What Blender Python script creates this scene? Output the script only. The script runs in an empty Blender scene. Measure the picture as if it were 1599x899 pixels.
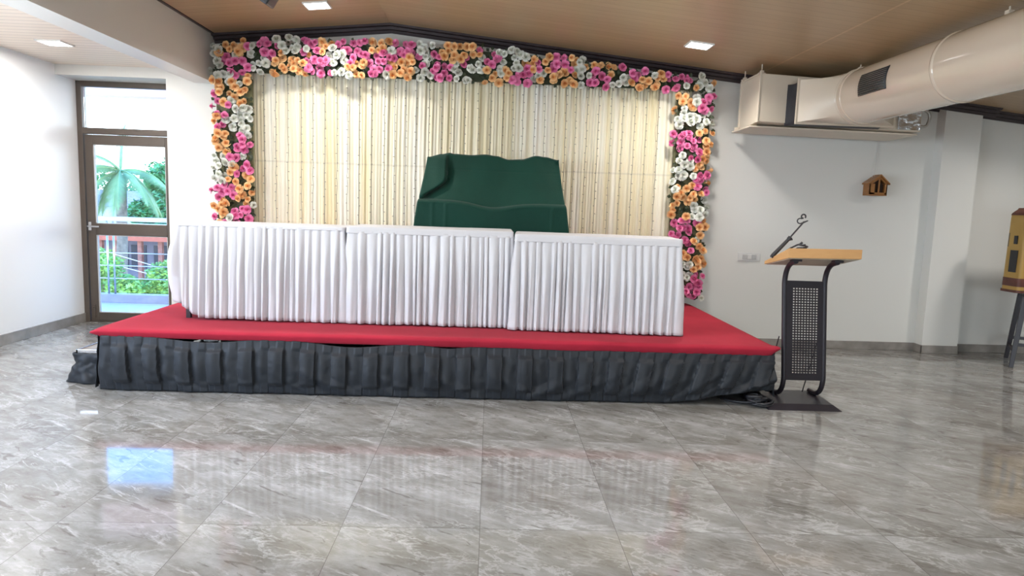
import bpy, bmesh, math, random
from mathutils import Vector, Matrix, noise
R = random.Random(11)
PI = math.pi
scene = bpy.context.scene
COL = scene.collection

# ------------------------------------------------------------------ helpers
def sm(a, b, t):
    t = max(0.0, min(1.0, (t - a) / (b - a)))
    return t * t * (3 - 2 * t)

def mesh_obj(name, verts, faces, mat=None, parent=None, smooth=False, loc=None):
    me = bpy.data.meshes.new(name)
    me.from_pydata([tuple(v) for v in verts], [], faces)
    me.update()
    o = bpy.data.objects.new(name, me)
    COL.objects.link(o)
    if mat:
        me.materials.append(mat)
    if smooth:
        me.polygons.foreach_set('use_smooth', [True] * len(me.polygons))
    if parent:
        o.parent = parent
    if loc:
        o.location = loc
    return o

class MB:
    """collects shapes for ONE mesh object"""
    def __init__(self):
        self.v = []; self.f = []
    def add(self, verts, faces):
        n = len(self.v)
        self.v += [tuple(p) for p in verts]
        self.f += [tuple(i + n for i in f) for f in faces]
        return self
    def box(self, x0, x1, y0, y1, z0, z1):
        v = [(x, y, z) for z in (z0, z1) for y in (y0, y1) for x in (x0, x1)]
        return self.add(v, [(0, 2, 3, 1), (4, 5, 7, 6), (0, 1, 5, 4), (2, 6, 7, 3), (0, 4, 6, 2), (1, 3, 7, 5)])
    def hexa(self, pts):
        """8 points: bottom ring of 4 then top ring of 4 (counter-clockwise from above)"""
        return self.add(pts, [(3, 2, 1, 0), (4, 5, 6, 7), (0, 1, 5, 4), (1, 2, 6, 5), (2, 3, 7, 6), (3, 0, 4, 7)])
    def obox(self, c, ax, ay, az):
        """box with centre and three half-extent vectors"""
        c, ax, ay, az = map(Vector, (c, ax, ay, az))
        v = [c + i * ax + j * ay + k * az for k in (-1, 1) for j in (-1, 1) for i in (-1, 1)]
        return self.add(v, [(0, 2, 3, 1), (4, 5, 7, 6), (0, 1, 5, 4), (2, 6, 7, 3), (0, 4, 6, 2), (1, 3, 7, 5)])
    def tube(self, pts, r, seg=10, cap=True):
        pts = [Vector(p) for p in pts]
        rs = r if isinstance(r, (list, tuple)) else [r] * len(pts)
        up = None; rings = []; n0 = len(self.v)
        for i, p in enumerate(pts):
            a = pts[max(0, i - 1)]; b = pts[min(len(pts) - 1, i + 1)]
            t = (b - a)
            t = t.normalized() if t.length > 1e-9 else Vector((0, 0, 1))
            if up is None:
                up = Vector((0, 0, 1)) if abs(t.z) < .9 else Vector((0, 1, 0))
            s = t.cross(up)
            if s.length < 1e-6:
                s = t.orthogonal()
            s.normalize(); up = s.cross(t).normalized()
            rings.append([p + rs[i] * (math.cos(2 * PI * k / seg) * s + math.sin(2 * PI * k / seg) * up) for k in range(seg)])
        for rg in rings:
            self.v += [tuple(q) for q in rg]
        for i in range(len(pts) - 1):
            for k in range(seg):
                k2 = (k + 1) % seg
                self.f.append((n0 + i * seg + k, n0 + i * seg + k2, n0 + (i + 1) * seg + k2, n0 + (i + 1) * seg + k))
        if cap:
            self.f.append(tuple(n0 + k for k in range(seg))[::-1])
            self.f.append(tuple(n0 + (len(pts) - 1) * seg + k for k in range(seg)))
        return self
    def sheet(self, fn, nu, nv, closed_u=False):
        """grid fn(i/nu, j/nv)"""
        n0 = len(self.v)
        cu = nu if closed_u else nu + 1
        for j in range(nv + 1):
            for i in range(cu):
                self.v.append(tuple(fn(i / nu, j / nv)))
        for j in range(nv):
            for i in range(nu):
                a = n0 + j * cu + i; b = n0 + j * cu + (i + 1) % cu
                self.f.append((a, b, b + cu, a + cu))
        return self
    def prism(self, poly, axis, a0, a1):
        """polygon of 2D points extruded along an axis ('x','y','z')"""
        def mk(p, a):
            return {'x': (a, p[0], p[1]), 'y': (p[0], a, p[1]), 'z': (p[0], p[1], a)}[axis]
        n = len(poly)
        v = [mk(p, a0) for p in poly] + [mk(p, a1) for p in poly]
        f = [tuple(range(n))[::-1], tuple(range(n, 2 * n))] + [(i, (i + 1) % n, n + (i + 1) % n, n + i) for i in range(n)]
        return self.add(v, f)
    def build(self, name, mat=None, parent=None, smooth=False, bevel=0.0, seg=2, auto=None, solid=0.0, origin=None):
        vs = self.v
        if origin is not None:
            vs = [(p[0] - origin[0], p[1] - origin[1], p[2] - origin[2]) for p in vs]
        o = mesh_obj(name, vs, self.f, mat, parent, smooth)
        bm = bmesh.new(); bm.from_mesh(o.data)
        bmesh.ops.recalc_face_normals(bm, faces=bm.faces)
        if solid == 0 and bevel > 0:
            es = [e for e in bm.edges if len(e.link_faces) == 2 and e.calc_face_angle(0) > .5]
            bmesh.ops.bevel(bm, geom=es, offset=bevel, segments=seg, affect='EDGES', profile=.5, clamp_overlap=True)
        bm.to_mesh(o.data); bm.free()
        if smooth and auto:
            o.data.set_sharp_from_angle(angle=math.radians(auto))
        if solid:
            m = o.modifiers.new('thick', 'SOLIDIFY'); m.thickness = solid; m.offset = 0
        if origin is not None:
            if parent is None:
                o.location = origin
            else:
                o.location = origin
        return o

def tag(o, label=None, cat=None, group=None, kind=None):
    if label: o['label'] = label
    if cat: o['category'] = cat
    if group: o['group'] = group
    if kind: o['kind'] = kind
    return o

def empty(name, loc, label, cat, group=None):
    o = bpy.data.objects.new(name, None); COL.objects.link(o)
    o.location = loc; o.empty_display_size = .1
    return tag(o, label, cat, group)

def under(root, o):
    """parent keeping world coordinates (root is unrotated)"""
    o.parent = root
    o.matrix_parent_inverse = Matrix.Translation(-Vector(root.location))
    return o

# ------------------------------------------------------------------ materials
MATS = {}
def mat(name, col, rough=.6, metal=0.0, spec=.5, noise_amt=0.0, noise_scale=8.0, bump=0.0, bump_scale=60.0,
        sheen=0.0, coat=0.0, emit=None, trans=0.0, sss=0.0, stretch=(1, 1, 1)):
    m = bpy.data.materials.new(name); m.use_nodes = True
    nt = m.node_tree; b = nt.nodes['Principled BSDF']
    b.inputs['Base Color'].default_value = (*col, 1)
    b.inputs['Roughness'].default_value = rough
    b.inputs['Metallic'].default_value = metal
    b.inputs['Specular IOR Level'].default_value = spec
    if sheen: b.inputs['Sheen Weight'].default_value = sheen
    if coat:
        b.inputs['Coat Weight'].default_value = coat; b.inputs['Coat Roughness'].default_value = .08
    if trans: b.inputs['Transmission Weight'].default_value = trans
    if emit:
        b.inputs['Emission Color'].default_value = (*emit[0], 1); b.inputs['Emission Strength'].default_value = emit[1]
    tc = nt.nodes.new('ShaderNodeTexCoord'); mp = nt.nodes.new('ShaderNodeMapping')
    mp.inputs['Scale'].default_value = stretch
    nt.links.new(tc.outputs['Object'], mp.inputs['Vector'])
    if noise_amt:
        n = nt.nodes.new('ShaderNodeTexNoise'); n.inputs['Scale'].default_value = noise_scale; n.inputs['Detail'].default_value = 5
        nt.links.new(mp.outputs[0], n.inputs['Vector'])
        r = nt.nodes.new('ShaderNodeMapRange')
        r.inputs['From Min'].default_value = .3; r.inputs['From Max'].default_value = .7
        r.inputs['To Min'].default_value = 1 - noise_amt; r.inputs['To Max'].default_value = 1 + noise_amt
        nt.links.new(n.outputs['Fac'], r.inputs['Value'])
        h = nt.nodes.new('ShaderNodeMix'); h.data_type = 'RGBA'; h.blend_type = 'MULTIPLY'
        h.inputs[0].default_value = 1; h.inputs[6].default_value = (*col, 1)
        nt.links.new(r.outputs[0], h.inputs[7]); nt.links.new(h.outputs[2], b.inputs['Base Color'])
    if bump:
        n2 = nt.nodes.new('ShaderNodeTexNoise'); n2.inputs['Scale'].default_value = bump_scale; n2.inputs['Detail'].default_value = 3
        nt.links.new(mp.outputs[0], n2.inputs['Vector'])
        bp = nt.nodes.new('ShaderNodeBump'); bp.inputs['Strength'].default_value = bump; bp.inputs['Distance'].default_value = .01
        nt.links.new(n2.outputs['Fac'], bp.inputs['Height']); nt.links.new(bp.outputs[0], b.inputs['Normal'])
    MATS[name] = m
    return m

class NT:
    def __init__(self, name):
        self.m = bpy.data.materials.new(name); self.m.use_nodes = True
        self.t = self.m.node_tree; self.b = self.t.nodes['Principled BSDF']; self.out = self.t.nodes['Material Output']
    def n(self, typ, **kw):
        x = self.t.nodes.new(typ)
        for k, v in kw.items():
            setattr(x, k, v)
        return x
    def l(self, a, b): self.t.links.new(a, b)
    def math(self, op, a, b=None, c=None):
        x = self.n('ShaderNodeMath', operation=op)
        for i, q in enumerate((a, b, c)):
            if q is None: continue
            if isinstance(q, (int, float)): x.inputs[i].default_value = q
            else: self.l(q, x.inputs[i])
        return x.outputs[0]
    def mix(self, fac, a, b, blend='MIX'):
        x = self.n('ShaderNodeMix', data_type='RGBA', blend_type=blend)
        for i, q in ((0, fac), (6, a), (7, b)):
            if isinstance(q, (int, float)): x.inputs[i].default_value = q
            elif isinstance(q, tuple): x.inputs[i].default_value = (*q, 1) if len(q) == 3 else q
            else: self.l(q, x.inputs[i])
        return x.outputs[2]
    def ramp(self, fac, stops, interp='LINEAR'):
        x = self.n('ShaderNodeValToRGB'); cr = x.color_ramp; cr.interpolation = interp
        while len(cr.elements) < len(stops): cr.elements.new(.5)
        for e, (p, c) in zip(cr.elements, stops):
            e.position = p; e.color = (*c, 1) if isinstance(c, tuple) else (c, c, c, 1)
        self.l(fac, x.inputs[0]); return x.outputs[0]
    def noise(self, vec, scale, detail=4, rough=.5, dist=0.0, out='Fac'):
        x = self.n('ShaderNodeTexNoise'); x.inputs['Scale'].default_value = scale; x.inputs['Detail'].default_value = detail
        x.inputs['Roughness'].default_value = rough; x.inputs['Distortion'].default_value = dist
        self.l(vec, x.inputs['Vector']); return x.outputs[out]
    def bump(self, h, strength, dist=.01):
        x = self.n('ShaderNodeBump'); x.inputs['Strength'].default_value = strength; x.inputs['Distance'].default_value = dist
        self.l(h, x.inputs['Height']); self.l(x.outputs[0], self.b.inputs['Normal']); return x
    def vec(self, vec, scale=(1, 1, 1), loc=(0, 0, 0), rot=(0, 0, 0)):
        x = self.n('ShaderNodeMapping'); x.inputs['Scale'].default_value = scale
        x.inputs['Location'].default_value = loc; x.inputs['Rotation'].default_value = rot
        self.l(vec, x.inputs['Vector']); return x.outputs[0]

def floor_material():
    k = NT('grey_marble_tile'); g = k.n('ShaderNodeNewGeometry')
    sep = k.n('ShaderNodeSeparateXYZ'); k.l(g.outputs['Position'], sep.inputs[0])
    TX, TY = .5975, 1.145
    u = k.math('DIVIDE', k.math('ADD', sep.outputs[0], .006), TX)
    v = k.math('DIVIDE', k.math('SUBTRACT', sep.outputs[1], 3.975), TY)
    fu, fv = k.math('FLOOR', u), k.math('FLOOR', v)
    ru, rv = k.math('SUBTRACT', u, fu), k.math('SUBTRACT', v, fv)
    du = k.math('MULTIPLY', k.math('MINIMUM', ru, k.math('SUBTRACT', 1, ru)), TX)
    dv = k.math('MULTIPLY', k.math('MINIMUM', rv, k.math('SUBTRACT', 1, rv)), TY)
    dj = k.math('MINIMUM', du, dv)
    joint = k.math('LESS_THAN', dj, .0014)
    # face variant: rows of the same face, as printed tiles repeat
    cid = k.n('ShaderNodeCombineXYZ'); k.l(k.math('FLOOR', k.math('MULTIPLY', fu, .34)), cid.inputs[0]); k.l(fv, cid.inputs[1])
    wn = k.n('ShaderNodeTexWhiteNoise', noise_dimensions='3D'); k.l(cid.outputs[0], wn.inputs['Vector'])
    sc = k.n('ShaderNodeVectorMath', operation='SCALE'); k.l(wn.outputs['Color'], sc.inputs[0]); sc.inputs['Scale'].default_value = 9
    loc = k.n('ShaderNodeCombineXYZ'); k.l(k.math('MULTIPLY', ru, TX), loc.inputs[0]); k.l(k.math('MULTIPLY', rv, TY), loc.inputs[1])
    av = k.n('ShaderNodeVectorMath', operation='ADD'); k.l(loc.outputs[0], av.inputs[0]); k.l(sc.outputs[0], av.inputs[1])
    p = av.outputs[0]
    # diagonal veining, stretched along one direction
    st = k.vec(k.vec(p, rot=(0, 0, math.radians(32))), scale=(.75, 3.2, 1))
    base = k.noise(st, 1.45, 10, .64, .6)
    cloud = k.noise(k.vec(k.vec(p, rot=(0, 0, math.radians(25))), scale=(1, 1.7, 1)), 5.0, 10, .74, .35)
    col = k.ramp(base, [(.33, (.120, .104, .083)), (.43, (.200, .184, .158)), (.53, (.285, .273, .248)), (.66, (.43, .42, .40))])
    col = k.mix(.5, col, k.ramp(cloud, [(.33, (.150, .136, .113)), (.5, (.265, .253, .228)), (.66, (.41, .40, .38))]))
    # white veins
    vn = k.noise(k.vec(k.vec(p, rot=(0, 0, math.radians(36))), scale=(.8, 3.6, 1), loc=(3, 1, 0)), 1.5, 6, .6, .9)
    ridge = k.math('ABSOLUTE', k.math('SUBTRACT', vn, .5))
    patch = k.ramp(k.noise(p, 2.2, 3, .5, 0), [(.50, 0.0), (.64, 1.0)])
    vein = k.math('MULTIPLY', k.ramp(ridge, [(0.0, 1.0), (.016, 0.0)]), patch)
    col = k.mix(k.math('MULTIPLY', vein, .55), col, (.68, .67, .64))
    # pale crackle and feathered streaks
    cr2 = k.math('ABSOLUTE', k.math('SUBTRACT', k.noise(k.vec(k.vec(p, rot=(0, 0, math.radians(20))), scale=(1, 1.9, 1), loc=(5, 9, 0)), 4.2, 9, .66, .5), .5))
    pm = k.ramp(k.noise(k.vec(p, loc=(7, 2, 0)), 3.0, 2), [(.42, 0.0), (.58, 1.0)])
    col = k.mix(k.math('MULTIPLY', k.math('MULTIPLY', k.ramp(cr2, [(0.0, 1.0), (.035, 0.0)]), pm), .42), col, (.60, .59, .56))
    fe = k.noise(k.vec(k.vec(p, rot=(0, 0, math.radians(34))), scale=(1, 6.5, 1), loc=(2, 6, 0)), 2.6, 9, .7, .3)
    col = k.mix(k.math('MULTIPLY', k.ramp(fe, [(.58, 0.0), (.70, 1.0)]), .55), col, (.66, .65, .62))
    # dark flecks
    vn2 = k.noise(k.vec(k.vec(p, rot=(0, 0, math.radians(30))), scale=(1.0, 3.4, 1), loc=(8, 5, 0)), 5.5, 5, .62, 1.0)
    col = k.mix(k.math('MULTIPLY', k.ramp(vn2, [(.60, 0.0), (.68, 1.0)]), .65), col, (.10, .085, .068))
    # soft ochre blush in places
    col = k.mix(k.math('MULTIPLY', k.ramp(k.noise(g.outputs['Position'], .9, 2), [(.55, 0.0), (.75, 1.0)]), .18), col, (.36, .29, .22))
    col = k.mix(k.math('MULTIPLY', joint, .7), col, (.085, .075, .065))
    col = k.mix(1.0, col, (.84, .865, .91), 'MULTIPLY')
    k.l(col, k.b.inputs['Base Color'])
    k.b.inputs['IOR'].default_value = 1.52
    k.l(k.ramp(k.noise(p, 6, 3), [(.3, .045), (.7, .085)]), k.b.inputs['Roughness'])
    hb = k.math('MULTIPLY', k.math('SUBTRACT', 1, joint), 1)
    wave = k.math('ADD', k.math('MULTIPLY', k.noise(g.outputs['Position'], 2.6, 2), .25), hb)
    k.bump(wave, .07, .01)
    return k.m

def wall_material(name, col, amt=.03):
    k = NT(name); g = k.n('ShaderNodeNewGeometry')
    n = k.noise(g.outputs['Position'], .8, 4)
    c = k.mix(n, tuple(c * (1 - amt) for c in col), tuple(min(1, c * (1 + amt)) for c in col))
    k.l(c, k.b.inputs['Base Color']); k.b.inputs['Roughness'].default_value = .38
    k.b.inputs['Specular IOR Level'].default_value = .35
    k.bump(k.noise(g.outputs['Position'], 55, 3), .06, .004)
    return k.m

def plank_material(name, c1, c2, pitch, groove, gcol, rough=.35, off=0.0, width=2.4):
    """boards running along x, laid side by side along y"""
    k = NT(name); g = k.n('ShaderNodeNewGeometry')
    sep = k.n('ShaderNodeSeparateXYZ'); k.l(g.outputs['Position'], sep.inputs[0])
    v = k.math('DIVIDE', k.math('ADD', sep.outputs[1], off), pitch); fv = k.math('FLOOR', v)
    rv = k.math('SUBTRACT', v, fv)
    d = k.math('MULTIPLY', k.math('MINIMUM', rv, k.math('SUBTRACT', 1, rv)), pitch)
    gr = k.math('LESS_THAN', d, groove)
    cb = k.n('ShaderNodeCombineXYZ'); k.l(fv, cb.inputs[1])
    wn = k.n('ShaderNodeTexWhiteNoise'); k.l(cb.outputs[0], wn.inputs['Vector'])
    grain = k.noise(k.vec(g.outputs['Position'], scale=(.35, 9, 9)), 5, 6, .6, .6)
    fac = k.math('ADD', k.math('MULTIPLY', grain, .75), k.math('MULTIPLY', wn.outputs['Value'], .25))
    col = k.mix(fac, c1, c2)
    # board end seam at one place along x
    sx = k.math('ABSOLUTE', k.math('SUBTRACT', sep.outputs[0], width))
    col = k.mix(k.math('MULTIPLY', k.math('LESS_THAN', sx, .008), .45), col, tuple(min(1, c * 1.5) for c in c2))
    col = k.mix(k.math('MULTIPLY', gr, .55), col, gcol)
    k.l(col, k.b.inputs['Base Color']); k.b.inputs['Roughness'].default_value = rough
    k.bump(k.math('SUBTRACT', 1, gr), .25, .01)
    return k.m

def wood_material(name, c1, c2, scale=(1, 8, 8), rough=.4):
    k = NT(name); tc = k.n('ShaderNodeTexCoord')
    gnz = k.noise(k.vec(tc.outputs['Object'], scale=scale), 4, 6, .6, .8)
    k.l(k.mix(gnz, c1, c2), k.b.inputs['Base Color']); k.b.inputs['Roughness'].default_value = rough
    k.bump(gnz, .05, .01)
    return k.m

def curtain_material():
    k = NT('cream_satin_curtain'); g = k.n('ShaderNodeNewGeometry')
    sep = k.n('ShaderNodeSeparateXYZ'); k.l(g.outputs['Position'], sep.inputs[0])
    cb = k.n('ShaderNodeCombineXYZ'); k.l(sep.outputs[0], cb.inputs[0])
    k.l(k.math('MULTIPLY', sep.outputs[2], .03), cb.inputs[2])
    a = k.noise(cb.outputs[0], 3.3, 2, .5)
    b = k.noise(cb.outputs[0], 15, 2, .5)
    f = k.math('ADD', k.math('MULTIPLY', a, .55), k.math('MULTIPLY', b, .45))
    col = k.ramp(f, [(.36, (.70, .61, .37)), (.47, (.75, .69, .50)), (.56, (.79, .755, .62)), (.68, (.82, .80, .73))])
    # rod behind shows through as shade, painted darker into the cloth colour
    s = k.math('LESS_THAN', k.math('ABSOLUTE', k.math('SUBTRACT', sep.outputs[2], 1.765)), .009)
    col = k.mix(k.math('MULTIPLY', s, .30), col, (.42, .40, .32))
    k.l(col, k.b.inputs['Base Color']); k.b.inputs['Roughness'].default_value = .55
    k.b.inputs['Sheen Weight'].default_value = .15
    k.bump(k.noise(k.vec(g.outputs['Position'], scale=(1, 1, .08)), 60, 3), .12, .01)
    return k.m

def glass_material():
    m = bpy.data.materials.new('clear_window_glass'); m.use_nodes = True; t = m.node_tree
    for n in list(t.nodes): t.nodes.remove(n)
    out = t.nodes.new('ShaderNodeOutputMaterial'); tr = t.nodes.new('ShaderNodeBsdfTransparent'); tr.inputs[0].default_value = (.95, .97, .97, 1)
    gl = t.nodes.new('ShaderNodeBsdfGlossy'); gl.inputs['Roughness'].default_value = .01
    fr = t.nodes.new('ShaderNodeFresnel'); fr.inputs[0].default_value = 1.3
    mx = t.nodes.new('ShaderNodeMixShader')
    t.links.new(fr.outputs[0], mx.inputs[0]); t.links.new(tr.outputs[0], mx.inputs[1]); t.links.new(gl.outputs[0], mx.inputs[2])
    t.links.new(mx.outputs[0], out.inputs[0])
    return m
def foil_material():
    k = NT('crinkled_foil'); g = k.n('ShaderNodeNewGeometry')
    k.b.inputs['Base Color'].default_value = (.72, .74, .78, 1); k.b.inputs['Metallic'].default_value = 1
    k.b.inputs['Roughness'].default_value = .22
    k.bump(k.noise(g.outputs['Position'], 14, 3), .6, .02)
    return k.m
def carton_material():
    k = NT('printed_yellow_board'); tc = k.n('ShaderNodeTexCoord')
    n = k.noise(tc.outputs['Object'], 3, 5)
    col = k.mix(n, (.33, .19, .04), (.47, .30, .08))
    v = k.n('ShaderNodeTexVoronoi', feature='F1', distance='CHEBYCHEV'); v.inputs['Scale'].default_value = 6
    k.l(k.vec(tc.outputs['Object'], scale=(1, 1, .5)), v.inputs['Vector'])
    f = k.ramp(v.outputs['Distance'], [(.16, 1.0), (.20, 0.0)], 'CONSTANT')
    sel = k.math('GREATER_THAN', k.noise(tc.outputs['Object'], 4, 1), .5)
    col = k.mix(k.math('MULTIPLY', k.math('MULTIPLY', f, sel), .85), col, (.06, .05, .035))
    k.l(col, k.b.inputs['Base Color']); k.b.inputs['Roughness'].default_value = .5
    return k.m

M = {}
M['floor'] = floor_material()
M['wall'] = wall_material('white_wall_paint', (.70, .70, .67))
M['wall_left'] = wall_material('white_wall_paint_lit', (.86, .87, .88))  # same white paint, lightened in colour to stand for light on this wall
M['ceiling'] = plank_material('tan_wood_ceiling', (.37, .25, .135), (.48, .345, .20), .10, .0022, (.19, .12, .06), .33, .0, 2.62)
M['ceiling_left'] = plank_material('pale_board_ceiling', (.80, .69, .57), (.88, .78, .67), .10, .007, (.42, .36, .31), .4, .03, -9)
M['trim'] = wood_material('dark_brown_crown', (.020, .013, .016), (.045, .030, .032), (2, 2, 8), .38)
M['baseboard'] = mat('grey_stone_skirting', (.27, .25, .23), .25, noise_amt=.3, noise_scale=5)
M['frame'] = mat('bronze_aluminium_frame', (.095, .075, .062), .4, metal=.25, noise_amt=.06)
M['gasket'] = mat('black_gasket', (.02, .02, .022), .6)
M['glass'] = glass_material()
M['chrome'] = mat('satin_chrome', (.62, .62, .64), .25, metal=.9)
M['black_metal'] = mat('black_powder_coat', (.016, .013, .018), .38, bump=.05, bump_scale=200)
M['black_plastic'] = mat('black_plastic', (.018, .018, .022), .45)
M['beech'] = wood_material('beech_laminate', (.50, .27, .105), (.60, .35, .15), (2, 14, 14), .38)
M['underboard'] = mat('pale_underside_board', (.50, .44, .34), .6, noise_amt=.1)
M['carpet'] = mat('red_carpet_felt', (.36, .020, .040), .95, spec=.15, noise_amt=.10, noise_scale=3, bump=.35, bump_scale=320, sheen=.03)
M['skirt_dark'] = mat('charcoal_taffeta', (.0155, .0185, .0235), .52, spec=.26, noise_amt=.10, noise_scale=7, bump=.10, bump_scale=18, sheen=.05)
M['white_cloth'] = mat('white_polyester_cloth', (.525, .525, .552), .6, noise_amt=.03, noise_scale=4, bump=.12, bump_scale=26, sheen=.1)
M['green_cloth'] = mat('dark_green_velour', (.003, .037, .025), .7, spec=.2, noise_amt=.12, noise_scale=3, bump=.2, bump_scale=120, sheen=.06)
M['curtain'] = curtain_material()
M['wire'] = mat('thin_grey_wire', (.20, .19, .16), .5)
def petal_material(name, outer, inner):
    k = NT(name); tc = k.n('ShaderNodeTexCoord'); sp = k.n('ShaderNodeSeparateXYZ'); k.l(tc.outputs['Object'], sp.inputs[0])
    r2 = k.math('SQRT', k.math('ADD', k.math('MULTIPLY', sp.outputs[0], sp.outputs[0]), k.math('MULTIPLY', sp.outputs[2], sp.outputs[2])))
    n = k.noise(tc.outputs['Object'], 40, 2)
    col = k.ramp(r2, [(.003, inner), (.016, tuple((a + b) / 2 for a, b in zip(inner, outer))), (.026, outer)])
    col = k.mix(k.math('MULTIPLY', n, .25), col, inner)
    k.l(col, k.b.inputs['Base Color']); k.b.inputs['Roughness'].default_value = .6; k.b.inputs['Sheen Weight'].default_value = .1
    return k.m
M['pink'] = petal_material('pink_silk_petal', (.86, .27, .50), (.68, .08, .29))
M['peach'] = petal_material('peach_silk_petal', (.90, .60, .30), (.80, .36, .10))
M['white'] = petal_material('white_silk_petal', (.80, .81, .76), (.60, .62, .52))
M['leaf'] = mat('dark_leaf', (.030, .042, .016), .6, noise_amt=.35, noise_scale=20)
M['dryleaf'] = mat('olive_leaf', (.13, .125, .055), .6, noise_amt=.35, noise_scale=20)
M['cream_metal'] = mat('cream_painted_metal', (.66, .58, .47), .33, noise_amt=.04, noise_scale=2)
M['cream_gloss'] = mat('cream_gloss_duct', (.66, .56, .45), .16, noise_amt=.03, noise_scale=2, coat=.6)
M['canvas'] = mat('black_canvas', (.022, .024, .032), .55, bump=.6, bump_scale=12)
M['foil'] = foil_material()
M['brown_wood'] = wood_material('honey_brown_wood', (.24, .095, .022), (.38, .17, .05), (3, 3, 12), .4)
M['dark_inside'] = mat('dark_recess', (.05, .025, .012), .7)
M['plastic_white'] = mat('white_plastic', (.66, .66, .65), .35)
M['plastic_grey'] = mat('light_grey_plastic', (.48, .48, .48), .35)  # even light grey for the rockers and the door gasket
M['carton'] = carton_material()
M['brown_board'] = mat('dark_brown_edge', (.10, .03, .02), .5, noise_amt=.3)
M['lamp'] = mat('led_diffuser', (.9, .9, .9), .4, emit=((1.0, .97, .93), 14.0))
M['lamp_rim'] = mat('white_lamp_rim', (.82, .82, .80), .4)
M['steel'] = mat('galvanised_steel', (.45, .44, .42), .35, metal=.8)
M['balcony_tile'] = mat('pale_balcony_tile', (.62, .62, .68), .4, noise_amt=.05)
M['kerb'] = mat('lilac_grey_kerb', (.36, .33, .37), .5, noise_amt=.12)
M['pink_paint'] = mat('pale_pink_paint', (.78, .60, .64), .7)
M['bush'] = mat('bright_green_leaf', (.30, .52, .14), .6, noise_amt=.45, noise_scale=3)
M['tree'] = mat('green_leaf', (.12, .33, .11), .6, noise_amt=.45, noise_scale=2)
M['palm'] = mat('palm_frond_green', (.26, .40, .17), .5, noise_amt=.3, noise_scale=2)
M['trunk'] = mat('palm_trunk', (.26, .21, .17), .8, noise_amt=.3)
M['roof_red'] = mat('red_roof_fascia', (.62, .16, .10), .7, noise_amt=.1)
M['roof_tile'] = mat('faded_pink_roof', (.55, .38, .34), .8, noise_amt=.2)
M['house'] = mat('grey_blue_house_wall', (.28, .26, .33), .8, noise_amt=.25, noise_scale=1.5)
M['house_white'] = mat('white_house_wall', (.75, .76, .78), .8, noise_amt=.08)
M['house_dark'] = mat('dark_window_opening', (.05, .055, .09), .4)
M['brick'] = mat('red_brick_pier', (.42, .17, .13), .8, noise_amt=.25)
M['earth'] = mat('ground_earth', (.30, .30, .22), .9, noise_amt=.3, noise_scale=.5)

# ------------------------------------------------------------------ the room
YW, YD = 7.10, 7.50
XL, XR, YB = -4.35, 7.6, -5.0
def ceil_z(x): return 3.14 - .098 * abs(x + 1.04)

def struct(o): return tag(o, kind='structure')
struct(MB().box(XL - .2, XR + .2, YB - .2, YD + .12, -.12, 0).build('floor', M['floor']))
b = MB().prism([(-3.27, 0), (XR, 0), (XR, 3.3), (-3.27, 3.3)], 'y', YW, YD + .12)
b.box(XL, -3.27, YW, YD + .12, 2.54, 3.3)                                  # lintel over the door recess
struct(b.build('wall_back', M['wall']))
b = MB()                                                                    # left wall with one long window nearer the camera
b.box(XL - .2, XL, 4.3, YD + .12, 0, 3.3).box(XL - .2, XL, YB, 4.3, 0, .9).box(XL - .2, XL, YB, 4.3, 2.35, 3.3)
b.box(XL - .2, XL, YB, -.6, .9, 2.35)
struct(b.build('wall_left', M['wall_left']))
struct(MB().box(XR, XR + .2, YB, YD, 0, 3.3).build('wall_right', M['wall']))
b = MB().box(XL, XR, YB - .2, YB, 0, .9).box(XL, XR, YB - .2, YB, 2.35, 3.3).box(XL, -3, YB - .2, YB, .9, 2.35).box(4, XR, YB - .2, YB, .9, 2.35)
struct(b.build('wall_front', M['wall']))
for nm, (x0, x1, y0, y1) in (('window_1', (XL - .14, XL - .08, -.6, 4.3)), ('fill_window', (-3, 4, YB - .14, YB - .08))):  # the second one is unseen, added behind the camera for soft fill
    b = MB()
    if nm == 'window_1':
        for yy in (y0, y0 + 1.2, y0 + 2.45, y0 + 3.7, y1 - .05): b.box(x0, x1, yy, yy + .05, .9, 2.35)
        b.box(x0, x1, y0, y1, .9, .95).box(x0, x1, y0, y1, 2.3, 2.35)
    else:
        for k in range(6): b.box(x0 + k * 1.39, x0 + k * 1.39 + .05, y0, y1, .9, 2.35)
        b.box(x0, x1, y0, y1, .9, .95).box(x0, x1, y0, y1, 2.3, 2.35)
    struct(b.build(nm, M['frame']))
# gable ceiling over the hall, flat board ceiling over the side aisle
xs = [-2.775, -1.04, XR + .2]
b = MB().prism([(x, ceil_z(x)) for x in xs] + [(x, ceil_z(x) + .12) for x in reversed(xs)], 'y', YB - .2, YW + .05)
struct(b.build('ceiling', M['ceiling']))
struct(MB().box(XL - .1, -2.985, YB - .2, YW, 2.64, 2.72).build('ceiling_left', M['ceiling_left']))
struct(MB().box(-2.985, -2.775, YB - .1, YW, 2.51, 3.25).build('wall_beam', M['wall']))
# column on the back wall, right of the hall
struct(MB().box(4.60, 4.985, 6.965, YW + .02, 0, ceil_z(4.6) + .02).build('wall_column', M['wall']))
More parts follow.
